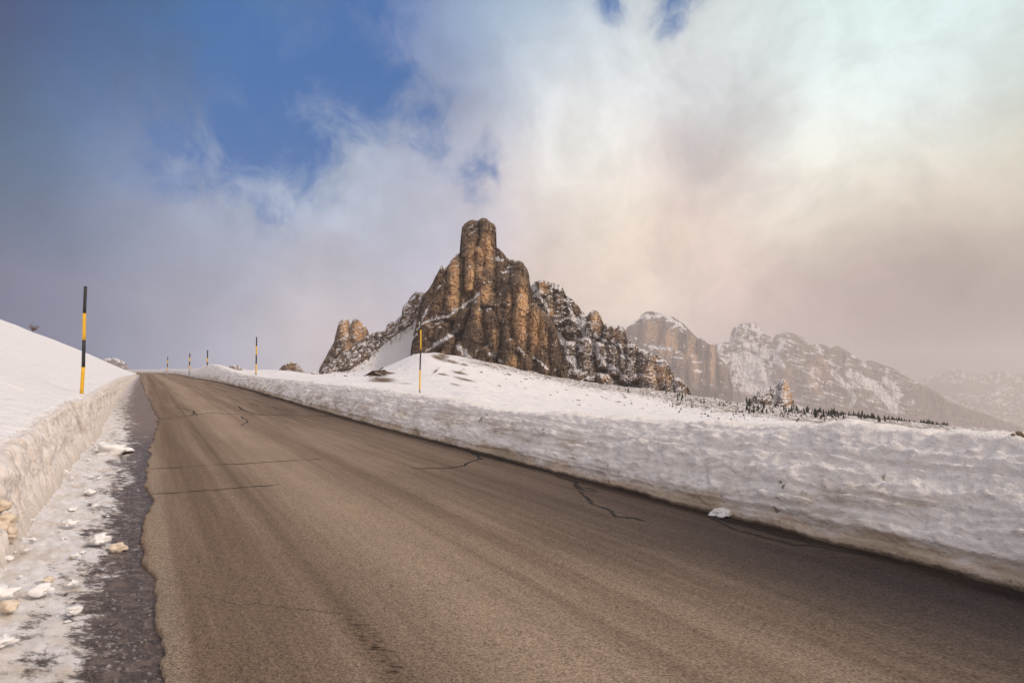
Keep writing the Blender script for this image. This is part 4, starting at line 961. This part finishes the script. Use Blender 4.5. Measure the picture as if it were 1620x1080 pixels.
# dirty snow lump protruding from the left wall at the frame edge
def wall_lump(u, v, w, label, me, Y):
    x = (u-CX)/F*Y; z = CZ+(HV-v)/F*Y; s = w*Y/F/2*1.15
    return place('ice_lump', me, (x, Y, z), s, u*.37, label, 'ice lump', 'dirty ice lumps in the left snow wall', (.8, 1.1, 1.2))
wall_lump(0, 842, 36, 'largest brown lump of dirty ice in the left wall at the picture edge', chd[0], 5.16)
wall_lump(10, 824, 24, 'smaller brown ice lump just above the largest one in the left wall', chd[1], 5.22)
wall_lump(4, 800, 18, 'topmost brown ice lump in the left snow wall', chd[2], 5.25)
wall_lump(18, 842, 16, 'rounded tan ice lump right of the largest one in the left wall', chd[1], 5.13)

# brown stones on the crest of the right bank at the frame edge
M_st = simple_mat('brown_stone', (.30, .22, .15), .9, .4, 6, .003)
stm = [lump_mesh('stone', M_st, 60+i, 2, .3, .8) for i in range(3)]
for i, (u, v, w, lab) in enumerate([(1612, 683, 11, 'largest brown stone on the crest of the right snow bank'), (1603, 685, 7, 'brown stone left of the largest one on the right bank'), (1619, 687, 8, 'brown stone below the largest one at the right picture edge')]):
    Y0_ = 4.72; place('stone', stm[i], ((u-CX)/F*Y0_, Y0_, CZ+(HV-v)/F*Y0_-.01), w*Y0_/F/2, i, lab, 'stone', 'brown stones on the right snow bank')

# bush on the left skyline
def skyline(u):
    best = None
    for Yd in np.linspace(20, 150, 260):
        x = (u-CX)/F*Yd; lat = -(float(Xq(x, Yd))+1.62)
        z = float(hillz(lat, Yd)); v = HV-F*(z-CZ)/Yd
        if best is None or v < best[0]: best = (v, x, Yd, z)
    return best
M_twig = simple_mat('twig_bark', (.16, .10, .06), .9, .3, 10)
def bush(u, hp_, label, n, seed, lean=.25):
    v, x, Yd, z = skyline(u); s = hp_*Yd/F; r = random.Random(seed)
    root = bpy.data.objects.new('bush', None); COL.objects.link(root); root.location = (x, Yd, z-.1)
    tag(root, label, 'bush', 'bushes on the snow slope')
    bm = bmesh.new(); tube(bm, [(0, 0, -.3), (lean*.3*s, 0, .4*s)], [.03*s, .02*s], 6); bm_obj('trunk', bm, M_twig, root)
    bm = bmesh.new()
    for i in range(n):
        a = r.uniform(0, 6.3); t0 = r.uniform(.1, .4)*s; L = s*r.uniform(.4, .75)
        p0 = Vector((lean*.75*t0, 0, t0)); d = Vector((math.cos(a)*.8+lean*.6, math.sin(a)*.8, r.uniform(.1, .9))).normalized()
        p1 = p0+d*L*.5+Vector((0, 0, .05*s)); p2 = p1+(d+Vector((r.uniform(-.5, .5), r.uniform(-.5, .5), r.uniform(-.2, .4)))).normalized()*L*.5
        tube(bm, [p0, p1, p2], [.014*s, .010*s, .004*s], 4)
        for k_ in range(5):
            tt_ = r.uniform(.4, 1); pp = p0.lerp(p1, tt_) if k_ < 2 else p1.lerp(p2, tt_)
            tube(bm, [pp, pp+Vector((r.uniform(-1, 1), r.uniform(-1, 1), r.uniform(-.3, 1)))*.14*s], [.007*s, .003*s], 3)
    bm_obj('branches', bm, M_twig, root)
bush(51, 16, 'bare brown windblown bush on the skyline of the left snow slope', 34, 3, .5)
bush(19, 5, 'tiny dark twig sticking up left of the windblown bush', 8, 5)

# ------------------------------------------------------------------ thin mountain haze
hz_m = bpy.data.materials.new('haze'); hz_m.use_nodes = True
hn_ = NT(hz_m.node_tree)
for n in list(hn_.n): hn_.n.remove(n)
pv = hn_.new('ShaderNodeVolumePrincipled'); pv.inputs['Color'].default_value = (.96, .88, .85, 1); pv.inputs['Density'].default_value = 1/12000.0; pv.inputs['Anisotropy'].default_value = 0.5
ho = hn_.new('ShaderNodeOutputMaterial'); hn_.l.new(pv.outputs[0], ho.inputs['Volume'])
bm = bmesh.new(); bmesh.ops.create_cube(bm, size=1.0, matrix=Matrix.Translation((7250, 5500, 0))@Matrix.Diagonal((23500, 27000, 1, 1)))
ztop = 1150.0; zmin = -1500.0
for o in COL.objects:
    if o.type == 'MESH' and o.get('kind') == 'structure':
        zz_ = np.empty(len(o.data.vertices)*3, np.float32); o.data.vertices.foreach_get('co', zz_); zz_ = zz_[2::3]
        zmin = min(zmin, float(zz_.min())-2) if False else zmin
        ztop = max(1.0, ztop)
allz = []
for o in COL.objects:
    if o.type == 'MESH' and o.get('kind') == 'structure':
        a = np.empty(len(o.data.vertices)*3, np.float32); o.data.vertices.foreach_get('co', a); allz += [float(a[2::3].min()), float(a[2::3].max())]
zmin = min(allz)-1; ztop = max(allz)+5
print('haze z', zmin, ztop)
for v in bm.verts: v.co.z = ztop if v.co.z > 0 else zmin
haze = bm_obj('haze', bm, hz_m); tag(haze, 'thin pale mountain haze in front of the distant ranges', 'haze', kind='stuff')
